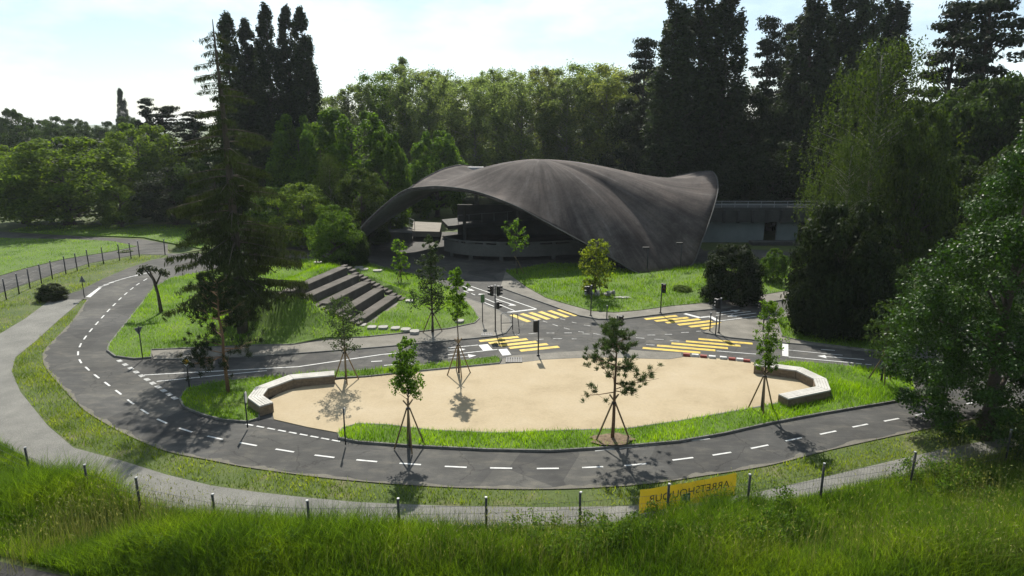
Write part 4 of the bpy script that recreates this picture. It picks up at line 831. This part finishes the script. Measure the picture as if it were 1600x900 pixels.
for i, (u, tv, w, Y) in enumerate([(1062, -50, 62, 84), (1105, -70, 66, 86), (1145, -45, 58, 85), (1278, -60, 60, 84), (1325, -50, 56, 87), (1365, -70, 58, 86), (1405, -55, 56, 88)]):
    at(u, Y, tv, w * 1.3, ('poplar', (i + 1) % 3), 'poplar_tree', ['left one of the three big dark poplars above the shell roof', 'middle one of the three big dark poplars above the shell roof', 'right one of the three big dark poplars above the shell roof', 'first poplar from the left in the group behind the birch', 'second poplar from the left in the group behind the birch', 'third poplar from the left in the group behind the birch', 'rightmost poplar in the group behind the birch'][i], 'tree', None, 'tall dark poplars right of the wood')
for u, tv, w, Y, lb in [(1008, 64, 110, 98, 'dark pine top left of the big poplars above the wood'), (1205, 36, 110, 92, 'dark pine between the two groups of right hand poplars'), (1235, 44, 90, 96, 'thin dark pine just left of the poplars behind the birch'), (1500, 10, 180, 72, 'broad layered dark pine at the upper right, left of its twin'), (1560, -25, 200, 68, 'broad layered dark pine filling the upper right corner')]:
    at(u, Y, tv, w, ('cedar', int(u) % 2), 'pine_tree', lb, 'tree')
DLAB = [a + ' of the tall dark trees above the right half of the shell' for a in ORD[:6]] + ['low dark tree just right of the raised tip of the shell', 'low dark tree above the middle of the white walkway wall', 'low dark tree behind the saddle of the shell', 'low dark tree above the right end of the walkway', 'dark tree under the left one of the broad pines', 'dark tree under the right one of the broad pines', 'tall dark tree above the glossy tree at the right edge', 'lower dark tree between the birch and the glossy tree', 'lower dark tree directly left of the glossy tree top', 'low dark tree behind the glossy tree', 'tall dark tree beyond the right edge', 'dark tree behind the right side of the large birch']
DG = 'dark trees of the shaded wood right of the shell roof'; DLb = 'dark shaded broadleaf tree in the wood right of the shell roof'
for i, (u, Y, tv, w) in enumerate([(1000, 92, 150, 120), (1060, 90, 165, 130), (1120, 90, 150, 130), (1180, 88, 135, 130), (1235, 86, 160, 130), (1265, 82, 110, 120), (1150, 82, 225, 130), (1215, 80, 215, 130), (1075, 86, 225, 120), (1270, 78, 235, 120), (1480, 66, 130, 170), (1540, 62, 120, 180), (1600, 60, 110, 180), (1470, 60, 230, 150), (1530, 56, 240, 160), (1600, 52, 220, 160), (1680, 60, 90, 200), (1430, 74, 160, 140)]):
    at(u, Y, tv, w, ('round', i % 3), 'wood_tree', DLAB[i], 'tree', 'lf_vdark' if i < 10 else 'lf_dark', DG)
at(1390, 55, 52, 205, ('birch', 0), 'birch_tree', 'large pale olive weeping birch standing in front of the right hand poplars')
at(1335, 50, 205, 130, ('birch', 1), 'birch_tree', 'lower weeping tree between the shell roof and the large birch')
at(1450, 50, 160, 110, ('round', 1), 'broadleaf_tree', 'mid green broadleaf tree just right of the large birch', material='lf_birch')
# left of the shell
at(545, 82, 172, 150, ('ovoid', 0), 'hornbeam_tree', 'large dark ovoid tree with bright rim above the left foot of the shell')
at(462, 84, 180, 100, ('ovoid', 1), 'hornbeam_tree', 'ovoid tree with bright edge just right of the spruce')
at(498, 80, 192, 80, ('ovoid', 1), 'hornbeam_tree', 'narrow ovoid tree between the two larger dark ovoid trees')
at(602, 77, 206, 72, ('ovoid', 0), 'hornbeam_tree', 'slim dark ovoid tree leaning right over the shell edge')
at(680, 92, 205, 92, ('ovoid', 1), 'hornbeam_tree', 'separate pointed ovoid tree standing just above the shell roof')
at(512, 72, 236, 55, ('birch', 0), 'weeping_tree', 'small grey green weeping tree in front of the dark ovoid trees')
at(562, 70, 260, 88, ('round', 2), 'broadleaf_tree', 'rounded yellowish green tree beside the left foot of the shell', material='lf_birch')
at(470, 68, 285, 110, ('round', 0), 'broadleaf_tree', 'bright green low tree right of the spruce trunk', material='lf_light')
at(518, 58.5, 318, 84, ('round', 1), 'broadleaf_tree', 'bushy mid green tree in front of the left shell foot', material='lf_mid')
at(430, 72, 290, 110, ('round', 2), 'broadleaf_tree', 'green bushy tree behind the right side of the spruce', material='lf_mid')
at(548, 60, 348, 52, ('bush', 0), 'shrub', 'dark shrub hiding the left foot of the shell', 'shrub', 'lf_dark')
at(590, 71, 352, 40, ('bush', 1), 'shrub', 'small leafy shrub under the left end of the shell', 'shrub', 'lf_mid')
# far left
at(88, 84, 212, 215, ('round', 0), 'broadleaf_tree', 'big round bright green tree on the bank at the far left', material='lf_light')
at(20, 86, 225, 150, ('round', 1), 'broadleaf_tree', 'round green tree cut by the left edge of the picture', material='lf_light')
at(182, 82, 285, 70, ('round', 2), 'broadleaf_tree', 'smaller green tree at the right shoulder of the big round tree', material='lf_light')
at(255, 98, 168, 120, ('cedar', 0), 'cedar_tree', 'dark blue green cedar left of the spruce'); at(300, 94, 178, 110, ('cedar', 1), 'cedar_tree', 'dark cedar right behind the spruce'); at(225, 104, 158, 60, ('cedar', 1), 'cedar_tree', 'cedar with feathery flat top beside the far poplar')
at(210, 92, 190, 130, ('round', 1), 'broadleaf_tree', 'green tree crown above and right of the big round tree', material='lf_light')
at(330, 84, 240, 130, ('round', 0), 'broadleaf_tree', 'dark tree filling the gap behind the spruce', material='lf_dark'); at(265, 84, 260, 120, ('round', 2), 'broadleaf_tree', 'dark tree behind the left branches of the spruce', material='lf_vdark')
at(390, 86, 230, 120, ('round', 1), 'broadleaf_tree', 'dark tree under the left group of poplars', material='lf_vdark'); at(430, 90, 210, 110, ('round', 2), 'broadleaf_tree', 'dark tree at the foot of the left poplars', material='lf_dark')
at(186, 200, 136, 22, ('poplar', 0), 'poplar_tree', 'single small far poplar standing above the left skyline')
for i, (u, Y, tv, w) in enumerate([(18, 150, 168, 60), (55, 160, 184, 60), (80, 150, 180, 60), (118, 165, 184, 55), (140, 170, 196, 50), (165, 160, 188, 50), (200, 150, 180, 60), (-20, 150, 172, 60), (40, 130, 195, 80), (100, 130, 198, 80)]):
    at(u, Y, tv, w, ('round', i % 3), 'skyline_tree', ORD[sorted([18, 55, 80, 118, 140, 165, 200, -20, 40, 100]).index(u)] + ' dark tree from the left along the far left skyline', 'tree', 'lf_dark', 'far trees along the left skyline')
# right foreground
at(1150, 47.2, 381, 98, ('bush', 0), 'round_bush', 'round very dark clipped bush beside the right foot of the shell', 'bush', 'lf_vdark')
at(1330, 40, 305, 165, ('bush', 1), 'tall_bush', 'tall dark bushy evergreen at the road corner on the right', 'bush', 'lf_vdark')
at(1300, 39.5, 400, 110, ('bush', 0), 'tall_bush', 'lower dark evergreen in front of the tall one on the right', 'bush', 'lf_vdark')
at(1385, 40, 410, 110, ('bush', 0), 'tall_bush', 'dark bush filling the gap between the evergreen and the glossy tree', 'bush', 'lf_dark')
at(1212, 53, 390, 40, ('ovoid', 0), 'young_tree', 'small bright green tree right of the round dark bush', 'tree', 'lf_sapling', None, 0.05)
at(1066, 50.2, 446, 34, ('bush', 1), 'shrub', 'thin grassy shrub on the far lawn left of the round bush', 'shrub', 'lf_light')
at(196, 66.5, 391, 24, ('bush', 1), 'flowering_shrub', 'small shrub with white flowers by the far left fence', 'shrub', 'lf_mid')
fl = PROTO[('bush', 1)][1]
at(78, 47.8, 443, 46, ('bush', 0), 'shrub', 'low brownish shrub at the foot of the far left fence', 'shrub', 'lf_spruce')

# ------------------------------------------------------------------ near trees, built one by one
def stakes(t, n, h=1.7, r=0.62, a0=0.3, rad=0.032, cross=0.35):
    for k in range(n):
        a = a0 + 2 * math.pi * k / n; mb = MB(); d = Vector((math.cos(a), math.sin(a), 0))
        mb.tube([d * r + Vector((0, 0, -0.05)), d * 0.06 + Vector((0, 0, h)), d * (-0.06 - cross * 0.35) + Vector((0, 0, h + cross))], rad, 6); mb.build('stake', 'stake', t, True)
    mb = MB(); mb.disc((0, 0, h), (0, 0, 1), 0.09, 0.08, 8); mb.build('tie', 'dark_steel', t)
def sapling(label, base_px, top_v, crown_v, wpx, seed, material='lf_sapling', nst=3, leaf=0.13, n=70, per=28, z=0.08, sth=1.6, shape='oval', trunk='bark', name='young_tree', tr=0.045, lean=0.0):
    p = G(*base_px, z); Y = p.y; h = P(base_px[0], top_v, Y).z - z; hc = P(base_px[0], crown_v, Y).z - z; R = wpx * (Y / cP) / FPX / 2
    rg = np.random.default_rng(seed); t = thing(name, label, 'tree', p)
    prof = {'oval': lambda q: R * hemi(q * .8 + .1) ** .8, 'tall': lambda q: R * hemi(q * .7 + .2) ** .7 * (1 - .25 * q), 'cone': lambda q: R * (1.05 - q) ** .7 + .05, 'up': lambda q: R * (.55 + .45 * q) * hemi(q * .55 + .3)}[shape]
    cs, rs_ = env_clumps(rg, prof, hc, h - 0.1, n, (0.15, 1.0), (0.16, 0.4), 0.1)
    obj('trunk', trunk_mesh('trunk', rg, h * 0.95, tr, cs[::2], trunk, 0.01), t)
    V, F = clump_leaves(cs, rs_, per, leaf, rg, 0.9, 0.1, 0.7, 1.0); obj('crown', mesh_np('crown', V, F, material), t)
    if nst: stakes(t, nst, sth, 0.6)
    if lean: t.rotation_euler = (0, lean, 0)
    return t
sapling('leafy sapling on three crossed stakes at the left of the plaza grass strip', (640, 697), 524, 618, 56, 1, 'lf_sapling', 4, 0.105, 110, 40, shape='tall')
sapling('leafy sapling on three stakes in front of the right plaza bench', (1190, 641), 469, 576, 50, 2, 'lf_sapling', 3, 0.105, 105, 36, shape='oval')
sapling('dark leaved sapling on a tripod in the lawn behind the right plaza bench', (1377, 596), 470, 560, 62, 3, 'lf_dark', 3, 0.14, 70, 24, sth=1.3)
sapling('slim bright sapling on pale stakes behind the middle of the plaza', (717, 583), 414, 500, 40, 4, 'lf_sapling', 4, 0.15, 75, 24, sth=1.5, shape='tall')
sapling('fine leaved dark sapling on stakes above the left plaza bench', (541, 593), 462, 545, 68, 5, 'lf_pine', 4, 0.10, 90, 34, sth=1.4, shape='oval')
sapling('airy grey green young tree on the lawn right of the stone steps', (676, 518), 362, 478, 72, 6, 'lf_pine', 2, 0.13, 120, 40, sth=1.2, shape='cone', tr=0.07)
sapling('small round headed sapling on stakes at the far lawn edge above the steps', (627, 440), 372, 430, 30, 7, 'lf_sapling', 3, 0.2, 45, 22, sth=1.0)
sapling('grey green sapling on stakes at the top corner of the mound', (537, 408), 330, 388, 46, 8, 'lf_birch', 3, 0.2, 70, 26, sth=1.3)
sapling('very small sapling left of the mound corner', (495, 412), 364, 404, 24, 9, 'lf_light', 0, 0.2, 24, 16)
sapling('leaning sapling in the shade before the shell gallery', (808, 428), 342, 394, 42, 10, 'lf_sapling', 1, 0.22, 36, 18, sth=1.2, lean=-0.05)
sapling('yellow green drooping sapling beside the stone pile', (930, 462), 374, 452, 54, 11, 'lf_yellow', 2, 0.2, 80, 34, sth=1.2, shape='oval', tr=0.06)

def needle_tuft(rg, c, d, r, n):
    dd = rdir(rg, n) * 0.75 + np.asarray(d) * 0.8; dd /= np.linalg.norm(dd, axis=1, keepdims=True); L_ = r * rg.uniform(.7, 1.2, (n, 1))
    s_ = np.cross(dd, rdir(rg, n)); s_ /= np.linalg.norm(s_, axis=1, keepdims=True); w_ = 0.011 + 0.02 * r
    base = np.asarray(c) + rg.normal(size=(n, 3)) * r * 0.25
    return np.stack([base - s_ * w_, base + s_ * w_, base + dd * L_], 1).reshape(-1, 3)
def pine(label, base_px, top_v, low_v, wpx, seed, material, nb=42, z=0.08, tuft=0.22, trunk='bark_red', tr=0.075, nst=2, name='young_pine', per=70, sth=1.6):
    p = G(*base_px, z); Y = p.y; h = P(base_px[0], top_v, Y).z - z; hl = P(base_px[0], low_v, Y).z - z; R = wpx * (Y / cP) / FPX / 2
    rg = np.random.default_rng(seed); t = thing(name, label, 'tree', p); mb = MB(); Vn = []
    tp = [(rg.normal() * .02, rg.normal() * .02, h * q) for q in np.linspace(0, .97, 7)]; mb.tube(tp, [tr * (1.05 - q * .85) for q in np.linspace(0, 1, 7)], 8)
    for i in range(nb):
        f = rg.uniform(0, 1) ** .9; z0 = hl + (h - hl) * f * .92; a = rg.uniform(0, 6.283) if i > 5 else i * 1.05; Lb = R * (1.12 - .72 * f) * rg.uniform(.55, 1.1); up = 0.02 + 1.0 * f
        d = Vector((math.cos(a), math.sin(a), 0)); e = Vector((0, 0, z0)) + d * Lb + Vector((0, 0, Lb * up * .7)); m_ = Vector((0, 0, z0)) + d * Lb * .5 + Vector((0, 0, Lb * up * .18))
        mb.tube([(0, 0, z0), m_, e], [tr * .3, tr * .2, tr * .07], 5, False)
        for j in range(int(4 + Lb * 4)):
            g = rg.uniform(.45, 1.0); c = Vector((0, 0, z0)).lerp(m_, min(1, g * 2)) if g < .5 else m_.lerp(e, (g - .5) * 2); c = c + Vector(rg.normal(size=3)) * (.16 * Lb * (0.4 + .6 * g)); dr = np.array([d.x * .5, d.y * .5, .8])
            mb.tube([m_.lerp(e, max(0, g - .5)), c], [tr * .08, tr * .05], 3, False); Vn.append(needle_tuft(rg, c, dr, tuft * rg.uniform(.7, 1.2), per))
    for j in range(4): Vn.append(needle_tuft(rg, (rg.normal() * .05, rg.normal() * .05, h * (.9 + .03 * j)), (0, 0, 1), tuft * 1.2, per))
    mb.build('trunk', trunk, t, True); Vn = np.concatenate(Vn); obj('crown', mesh_np('crown', Vn, np.arange(len(Vn)).reshape(-1, 3), material), t)
    if nst: stakes(t, nst, sth, 0.72, 0.2, 0.036)
    return t
pine_t = pine('young pine with open needle tufts standing on the grass strip in front of the plaza', (957, 687), 503, 628, 136, 31, 'lf_pine', 32, tuft=0.16, per=40)
pine('young dark pine with reddish trunk left of the left plaza bench', (356, 613), 430, 560, 120, 32, 'lf_conifer', 30, tuft=0.22, nst=0, tr=0.09, per=34)
def mulch(u, v, rx, ry, name='mulch_ring'):
    p = G(u, v, 0.1); pts = [(p.x + rx * math.cos(t) * random.uniform(.75, 1.1), p.y + ry * math.sin(t) * random.uniform(.75, 1.1)) for t in np.linspace(0, 6.283, 22)[:-1]]
    o = sheet(name, pts, lambda x, y: 0.13 + 0.06 * math.exp(-((x - p.x) ** 2 + (y - p.y) ** 2) / .2), 'mulch', None, 0.15); return tag(o, kind='structure')
mulch(957, 687, 0.95, 0.55); MULCH = [(G(957, 687), 0.85), (G(640, 697), 0.35), (G(1125, 673), 0.3), (G(541, 593), .35), (G(717, 583), .35), (G(1190, 641), .35)]

# big spruce
def spruce():
    p = G(378, 507, 0.75); p.z = mound_z(p.x, p.y) - 0.05; Y = p.y; h = P(330, 30, Y).z - p.z; rg = np.random.default_rng(50)
    t = thing('spruce_tree', 'big sparse brownish spruce with drooping branches on the left mound', 'tree', p)
    mb = MB(); tp = [(0.0 + .12 * math.sin(q * 3), rg.normal() * .03, h * q) for q in np.linspace(0, 1, 12)]; mb.tube(tp, [0.30 * (1 - q) ** .8 + .02 for q in np.linspace(0, 1, 12)], 10)
    Cn = []; D = []; S = []
    z = 2.3
    while z < h * 0.985:
        f = z / h; R = 4.7 * (1 - f) ** 0.85 * (0.6 + .4 * min(1, z / 4)) + .3; nb = 6 if f < .55 else 4
        for k in range(nb):
            if rg.random() < np.clip((f - .4) * .9, 0, .45): continue
            if rg.random() < .24: continue
            a = rg.uniform(0, 6.283); Lb = R * rg.uniform(.45, 1.2)
            if f > .72:
                a = math.pi + rg.normal() * .7 if rg.random() < .45 else a; Lb = max(Lb, rg.uniform(.45, 1.1))
            d = Vector((math.cos(a), math.sin(a), 0)); o = Vector((tp[min(11, int(f * 11))][0], 0, z)); pts = [o + d * Lb * q + Vector((0, 0, Lb * (.10 * q - .38 * q * q + .16 * q ** 3))) for q in (0, .3, .6, 1)]
            mb.tube(pts, [.05 * (1 - f) + .015, .035 * (1 - f) + .012, .02, .008], 4, False)
            n = int(Lb * 62); q = rg.uniform(.12, 1.0, n) ** .8; base = np.array([list(o + d * Lb * x + Vector((0, 0, Lb * (.10 * x - .38 * x * x + .16 * x ** 3)))) for x in q])
            side_ = np.array([-d.y, d.x, 0]); w_ = rg.normal(size=(n, 1)) * (.10 + .24 * Lb * .35 * (1 - q[:, None] * .5)); base = base + side_ * w_ - np.abs(w_) * np.array([0, 0, .25])
            hang = rg.uniform(.12, .42, n) * (0.7 + .5 * (1 - f)); Cn.append(base - np.stack([0 * hang, 0 * hang, hang * .5], 1)); D.append(np.tile([0, 0, -1.0], (n, 1)) + rg.normal(size=(n, 3)) * .45); S.append(hang)
        z += rg.uniform(.26, .44)
    Cn = np.concatenate(Cn); D = np.concatenate(D); S = np.concatenate(S); N = rdir(rg, len(Cn)) * np.array([1, 1, .3])
    a = leaves(Cn, S * 1.1, N, rg, 0.16, D); b = leaves(Cn + rg.normal(size=Cn.shape) * .07, S * .8, rdir(rg, len(Cn)) * np.array([1, 1, .3]), rg, 0.16, D)
    mb.build('trunk', 'bark', t, True); V, F = merge(a, b); obj('crown', mesh_np('crown', V, F, 'lf_spruce'), t)
spruce()
# second trunk beside the spruce: a slim dark conifer
pine('slim dark conifer close beside the big spruce trunk', (362, 512), 400, 490, 70, 33, 'lf_conifer', 26, z=0.3, tuft=0.26, per=40, trunk='bark', tr=0.12, nst=0, name='young_conifer')
# snag
p = G(252, 488, .1); sg_ = thing('pollard_tree', 'short gnarled trunk with a drooping tuft on the left lawn', 'tree', p); h = P(252, 420, p.y).z; mb = MB(); rg = np.random.default_rng(70)
mb.tube([(0, 0, 0), (-.06, 0, h * .4), (-.2, 0, h * .7), (-.45, 0, h * .95)], [.13, .09, .1, .05], 8); mb.tube([(-.15, 0, h * .6), (.25, .1, h * .85), (.5, .1, h * .92)], [.07, .05, .03], 6); mb.tube([(-.2, 0, h * .7), (-.8, 0, h * 1.0), (-1.1, .1, h * .95)], [.06, .04, .02], 6); mb.build('trunk', 'bark', sg_, True)
cs = [(-.5, 0, h * .98), (-.9, .1, h * .97), (.3, .1, h * .9), (.55, .1, h * .85), (-.1, 0, h * .95), (-1.1, .1, h * .9)]; V, F = clump_leaves(cs, [.28] * 6, 90, .16, rg, .9, .1, .9); obj('crown', mesh_np('crown', V, F, 'lf_spruce'), sg_)
# glossy tree in the right foreground
def glossy():
    p = G(1537, 684); rg = np.random.default_rng(77); t = thing('glossy_tree', 'large glossy leaved evergreen tree hanging over the road at the right edge', 'tree', p)
    cs = []; rs_ = []
    hs = [(0.9, 3.5), (1.9, 4.2), (3.0, 4.5), (4.2, 4.6), (5.4, 4.4), (6.6, 4.1), (7.8, 3.8), (9.0, 3.3), (10.2, 3.0), (11.4, 2.5), (12.5, 1.9), (13.4, 1.1)]
    for z, R in hs:
        for k in range(int(12 + R * 8)):
            a = rg.uniform(0, 6.283); q = rg.uniform(.3, 1.0) ** .6; off = .45 + (z - 1.0) * .17
            cs.append((off + R * q * math.cos(a), R * .85 * q * math.sin(a) + .3, z + rg.normal() * .35)); rs_.append(rg.uniform(.45, .95) * (0.75 if z < 2 else 1))
    V, F = clump_leaves(cs, rs_, 330, 0.135, rg, .8, .25, .7, .8)
    obj('trunk', trunk_mesh('trunk', rg, 11.5, .26, cs[150::14], 'bark', .012), t); obj('crown', mesh_np('crown', V, F, 'lf_gloss'), t)
    cs2, rs2 = env_clumps(rg, lambda q: .33, .05, 1.1, 16, (.6, 1), (.5, .7), .14); V, F = clump_leaves(cs2, rs2, 50, .1, rg); obj('ivy', mesh_np('ivy', V, F, 'lf_vdark'), t)
glossy()
# white flowers of the shrub by the fence
for o in bpy.data.objects:
    if o.name.startswith('flowering_shrub'):
        rg = np.random.default_rng(5); d = rdir(rg, 170); d[:, 2] = np.abs(d[:, 2]); Cn = d * np.array([2.3, 2.3, 1.7]) + np.array([0, 0, 1.9]); V, F = leaves(Cn, .34, d + rdir(rg, 170) * .5, rg, .8); obj('blossom', mesh_np('blossom', V, F, 'petal'), o)

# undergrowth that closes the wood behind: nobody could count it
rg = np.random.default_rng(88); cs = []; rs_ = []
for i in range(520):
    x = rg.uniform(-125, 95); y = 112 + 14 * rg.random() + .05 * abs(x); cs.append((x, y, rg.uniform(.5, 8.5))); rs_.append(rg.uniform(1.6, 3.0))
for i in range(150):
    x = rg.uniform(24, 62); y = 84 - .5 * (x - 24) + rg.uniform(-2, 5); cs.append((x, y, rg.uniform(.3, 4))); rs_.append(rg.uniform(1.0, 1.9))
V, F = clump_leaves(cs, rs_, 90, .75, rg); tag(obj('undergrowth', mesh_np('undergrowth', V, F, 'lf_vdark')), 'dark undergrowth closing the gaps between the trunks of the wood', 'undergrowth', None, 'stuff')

# ------------------------------------------------------------------ grass: blades
def blades(X, Y, Z, h, w, rng, lean=0.35, segs=1):
    n = len(X); a = rng.uniform(0, 6.283, n); hh = h * rng.uniform(.55, 1.35, n); ww = w * rng.uniform(.6, 1.2, n); b = a + rng.normal(0, 1.2, n); ln = lean * rng.uniform(.2, 1.3, n) * hh
    dx, dy = np.cos(a) * ww / 2, np.sin(a) * ww / 2; lx, ly = np.cos(b) * ln, np.sin(b) * ln
    base = np.stack([X, Y, Z], 1)
    if segs == 1:
        V = np.stack([base + np.stack([-dx, -dy, 0 * dx - .02], 1), base + np.stack([dx, dy, 0 * dx - .02], 1), base + np.stack([lx, ly, hh], 1)], 1).reshape(-1, 3)
        return V, np.arange(n * 3).reshape(-1, 3)
    m_ = np.stack([lx * .3, ly * .3, hh * .6], 1)
    p0 = base + np.stack([-dx, -dy, 0 * dx - .02], 1); p1 = base + np.stack([dx, dy, 0 * dx - .02], 1); p2 = base + m_ + np.stack([dx * .7, dy * .7, 0 * dx], 1); p3 = base + m_ - np.stack([dx * .7, dy * .7, 0 * dx], 1); p4 = base + np.stack([lx, ly, hh], 1)
    V = np.stack([p0, p1, p2, p3, p4], 1).reshape(-1, 3); o = (np.arange(n) * 5)[:, None]
    F = np.concatenate([o + [0, 1, 2], o + [0, 2, 3], o + [3, 2, 4]], 0); return V, F
def vnoise(X, Y, s, seed):
    r = np.random.default_rng(seed); out = np.zeros(len(X))
    for k in range(7):
        a = r.uniform(0, 6.283); f = s * r.uniform(.5, 2.0); out += np.sin(X * math.cos(a) * f + Y * math.sin(a) * f + r.uniform(0, 6.28)) / (1 + .3 * k)
    return out / 2.2
def clear_of(X, Y):
    k = np.ones(len(X), bool)
    for c, r in MULCH: k &= (X - c.x) ** 2 + ((Y - c.y) * 1.5) ** 2 > r * r
    return k
def on_steps(X, Y):
    S = (X - O0.x) * AX.x + (Y - O0.y) * AX.y; Q = (X - O0.x) * PERP.x + (Y - O0.y) * PERP.y
    s0 = -0.4 + 0.12 * Q; return (Q < 0.35) & (Q > -4.9) & (S > s0 - .3) & (S < 7.0 - .1 * Q)
gi = 0
for pts, zf, dens, gh, gw, gm, glab in GRASS:
    X, Y = scatter(pts, dens); k = clear_of(X, Y)
    if zf is lawn_a: k &= ~on_steps(X, Y)
    thin = vnoise(X, Y, .9, 3 + gi); k &= (RNG.random(len(X)) < np.clip(.9 + thin * .5, .25, 1)); X, Y = X[k], Y[k]
    Z = np.array([zf(x, y) for x, y in zip(X, Y)]) if zf is lawn_a else np.full(len(X), zf(0, 0))
    V, F = blades(X, Y, Z, gh * (1 + .45 * vnoise(X, Y, 1.3, 11 + gi)), gw, RNG, .6)
    tag(obj('lawn_grass', mesh_np('lawn_grass', V, F, gm)), glab, 'grass', None, 'stuff'); gi += 1
# verges either side of the loop road
VERGE = [[(137, 469), (112, 504), (86, 531), (72, 546), (68, 559), (74, 577), (96, 603), (130, 639), (165, 662), (205, 683), (262, 706), (330, 720), (400, 733), (533, 751), (700, 763), (860, 766), (1000, 759), (1100, 745), (1200, 729), (1300, 704), (1400, 682), (1490, 663), (1600, 637), (1660, 660), (1480, 699), (1400, 717), (1300, 741), (1200, 764), (1100, 781), (980, 788), (850, 790), (700, 788), (560, 782), (480, 775), (400, 766), (330, 756), (260, 739), (190, 717), (115, 697), (76, 663), (33, 611), (19, 580), (25, 559), (56, 534), (91, 502), (130, 468)],
         [(262, 400), (238, 405), (200, 418), (160, 435), (125, 453), (80, 466), (40, 496), (0, 520), (-60, 558), (-60, 478), (0, 459), (82, 431), (140, 413), (217, 399)]]
for i, px in enumerate(VERGE):
    pp = poly(px); X, Y = scatter(pp, 200 if i == 0 else 90); th = vnoise(X, Y, .8, 40 + i); k = RNG.random(len(X)) < np.clip(.75 + th * .6, .12, 1); X, Y = X[k], Y[k]
    V, F = blades(X, Y, np.full(len(X), -.03), .14 * (1 + .5 * vnoise(X, Y, 1.1, 44)), .035, RNG, .7); tag(obj('verge_grass', mesh_np('verge_grass', V, F, 'grass_dry')), ['patchy short grass between the gravel path and the loop road', 'patchy grass between the far left fence and the road'][i], 'grass', None, 'stuff')
# meadow in the foreground
MEAD = poly([(-260, 640), (-60, 668), (0, 696), (100, 747), (220, 792), (330, 816), (480, 832), (640, 836), (850, 832), (1000, 818), (1150, 797), (1300, 770), (1420, 745), (1600, 702), (1800, 650)]) + [Vector((30, 10, 0)), Vector((-30, 10, 0))]
def med(dens, h, w, seed, material, label, lean=.4, segs=2, name='meadow_grass', edge=0.0, hn=.35, sel=None):
    rg_ = np.random.default_rng(seed); X, Y = scatter(MEAD, dens, rg_); k = (Y > 14.6) & (np.abs(X) < Y * .95 + 3) & ~((X < -8.0) & (Y < 17.5 - (X + 14.9) * .37))
    if sel is not None: k &= rg_.random(len(X)) < sel(X, Y)
    X, Y = X[k], Y[k]; Z = np.where(Y < 19.3, -.03 + .11 * (19.3 - Y), -.03)
    edge_c = np.clip((19.3 - Y + np.abs(X) * .26) / 2.2, 0.36, 1)       # shorter towards the fence
    edge_c = np.where((X > 4.6) & (X < 8.3) & (np.sin(X * 5.0) > -.3), np.maximum(edge_c, .8), edge_c)
    low = np.clip((Y - 15.2 - .25 * np.clip(X - 6, 0, 8) / 4 - .5 * (X < -9)) / 1.9, .22, 1)
    hh = h * (1 + hn * vnoise(X, Y, .9, seed + 5)) * edge_c * low
    V, F = blades(X, Y, Z, hh, w, rg_, lean, segs); return X, Y, Z, hh, V, F
corner_poly = [Vector((v.co.x, v.co.y, 0)) for v in corner.data.vertices]
cx = sum(v.x for v in corner_poly) / len(corner_poly); cy = sum(v.y for v in corner_poly) / len(corner_poly); corner_poly.sort(key=lambda v: math.atan2(v.y - cy, v.x - cx))
X, Y, Z, hh, V, F = med(1050, .76, .020, 501, 'grass_meadow', '', .7, hn=.6)
tag(obj('meadow_grass', mesh_np('meadow_grass', V, F, 'grass_meadow')), 'tall unmown meadow grass in the foreground below the fence', 'grass', None, 'stuff')
# tall stems with seed heads
rg = np.random.default_rng(600); X, Y = scatter(MEAD, 120, rg); k = (Y > 16.4) & (np.abs(X) < Y * .95 + 3) & (X > -14.5); X, Y = X[k], Y[k]; Z = np.where(Y < 19.3, -.03 + .11 * (19.3 - Y), -.03)
k = rg.random(len(X)) < np.clip(.45 + .6 * vnoise(X, Y, .7, 9), 0.05, 1); X, Y, Z = X[k], Y[k], Z[k]
V1, F1 = blades(X, Y, Z, 1.1, .012, rg, .25); tips = V1.reshape(-1, 3, 3)[:, 2]
Vs, Fs = leaves(tips, .11 * rg.uniform(.6, 1.3, len(tips)), rdir(rg, len(tips)), rg, .22, np.tile([0, 0, 1.0], (len(tips), 1)) + rg.normal(size=(len(tips), 3)) * .3)
tag(obj('seed_stems', mesh_np('seed_stems', V1, F1, 'seed')), 'thin tall stems rising above the foreground meadow', 'grass', None, 'stuff')
tag(obj('seed_heads', mesh_np('seed_heads', Vs, Fs, 'seed')), 'pale seed heads above the foreground meadow', 'grass', None, 'stuff')
# broad leaved weeds in darker patches
rg = np.random.default_rng(700); X, Y = scatter(MEAD, 6.0, rg); k = (Y > 16.2) & (Y > 18.6 - (X + 14.9) * .37) & (np.abs(X) < Y * .95 + 3) & (vnoise(X, Y, .6, 21) > .25); X, Y = X[k], Y[k]
cs = [(x, y, (-.03 + .11 * max(0, 19.3 - y)) + rg.uniform(.2, .75)) for x, y in zip(X, Y)]; V, F = clump_leaves(cs, rg.uniform(.2, .42, len(cs)), 110, .085, rg, 1.0, .15, .8, 1.0)
tag(obj('meadow_weeds', mesh_np('meadow_weeds', V, F, 'lf_mid')), 'leafy weeds growing in clumps among the foreground grass', 'weeds', None, 'stuff')

# ------------------------------------------------------------------ haze in the valley air
mh_ = bpy.data.materials.new('haze'); mh_.use_nodes = True; mh_.node_tree.nodes.clear()
pv = mh_.node_tree.nodes.new('ShaderNodeVolumePrincipled'); pv.inputs['Color'].default_value = (0.86, 0.93, 1.0, 1); pv.inputs['Density'].default_value = 0.00014; pv.inputs['Anisotropy'].default_value = 0.2
ho = mh_.node_tree.nodes.new('ShaderNodeOutputMaterial'); mh_.node_tree.links.new(pv.outputs['Volume'], ho.inputs['Volume']); M['haze'] = mh_
mb = MB(); mb.box((0, 1350, 18.5), (5300, 3500, 41)); hz = mb.build('haze', 'haze'); tag(hz, 'thin pale haze in the valley air', 'haze', None, 'stuff')
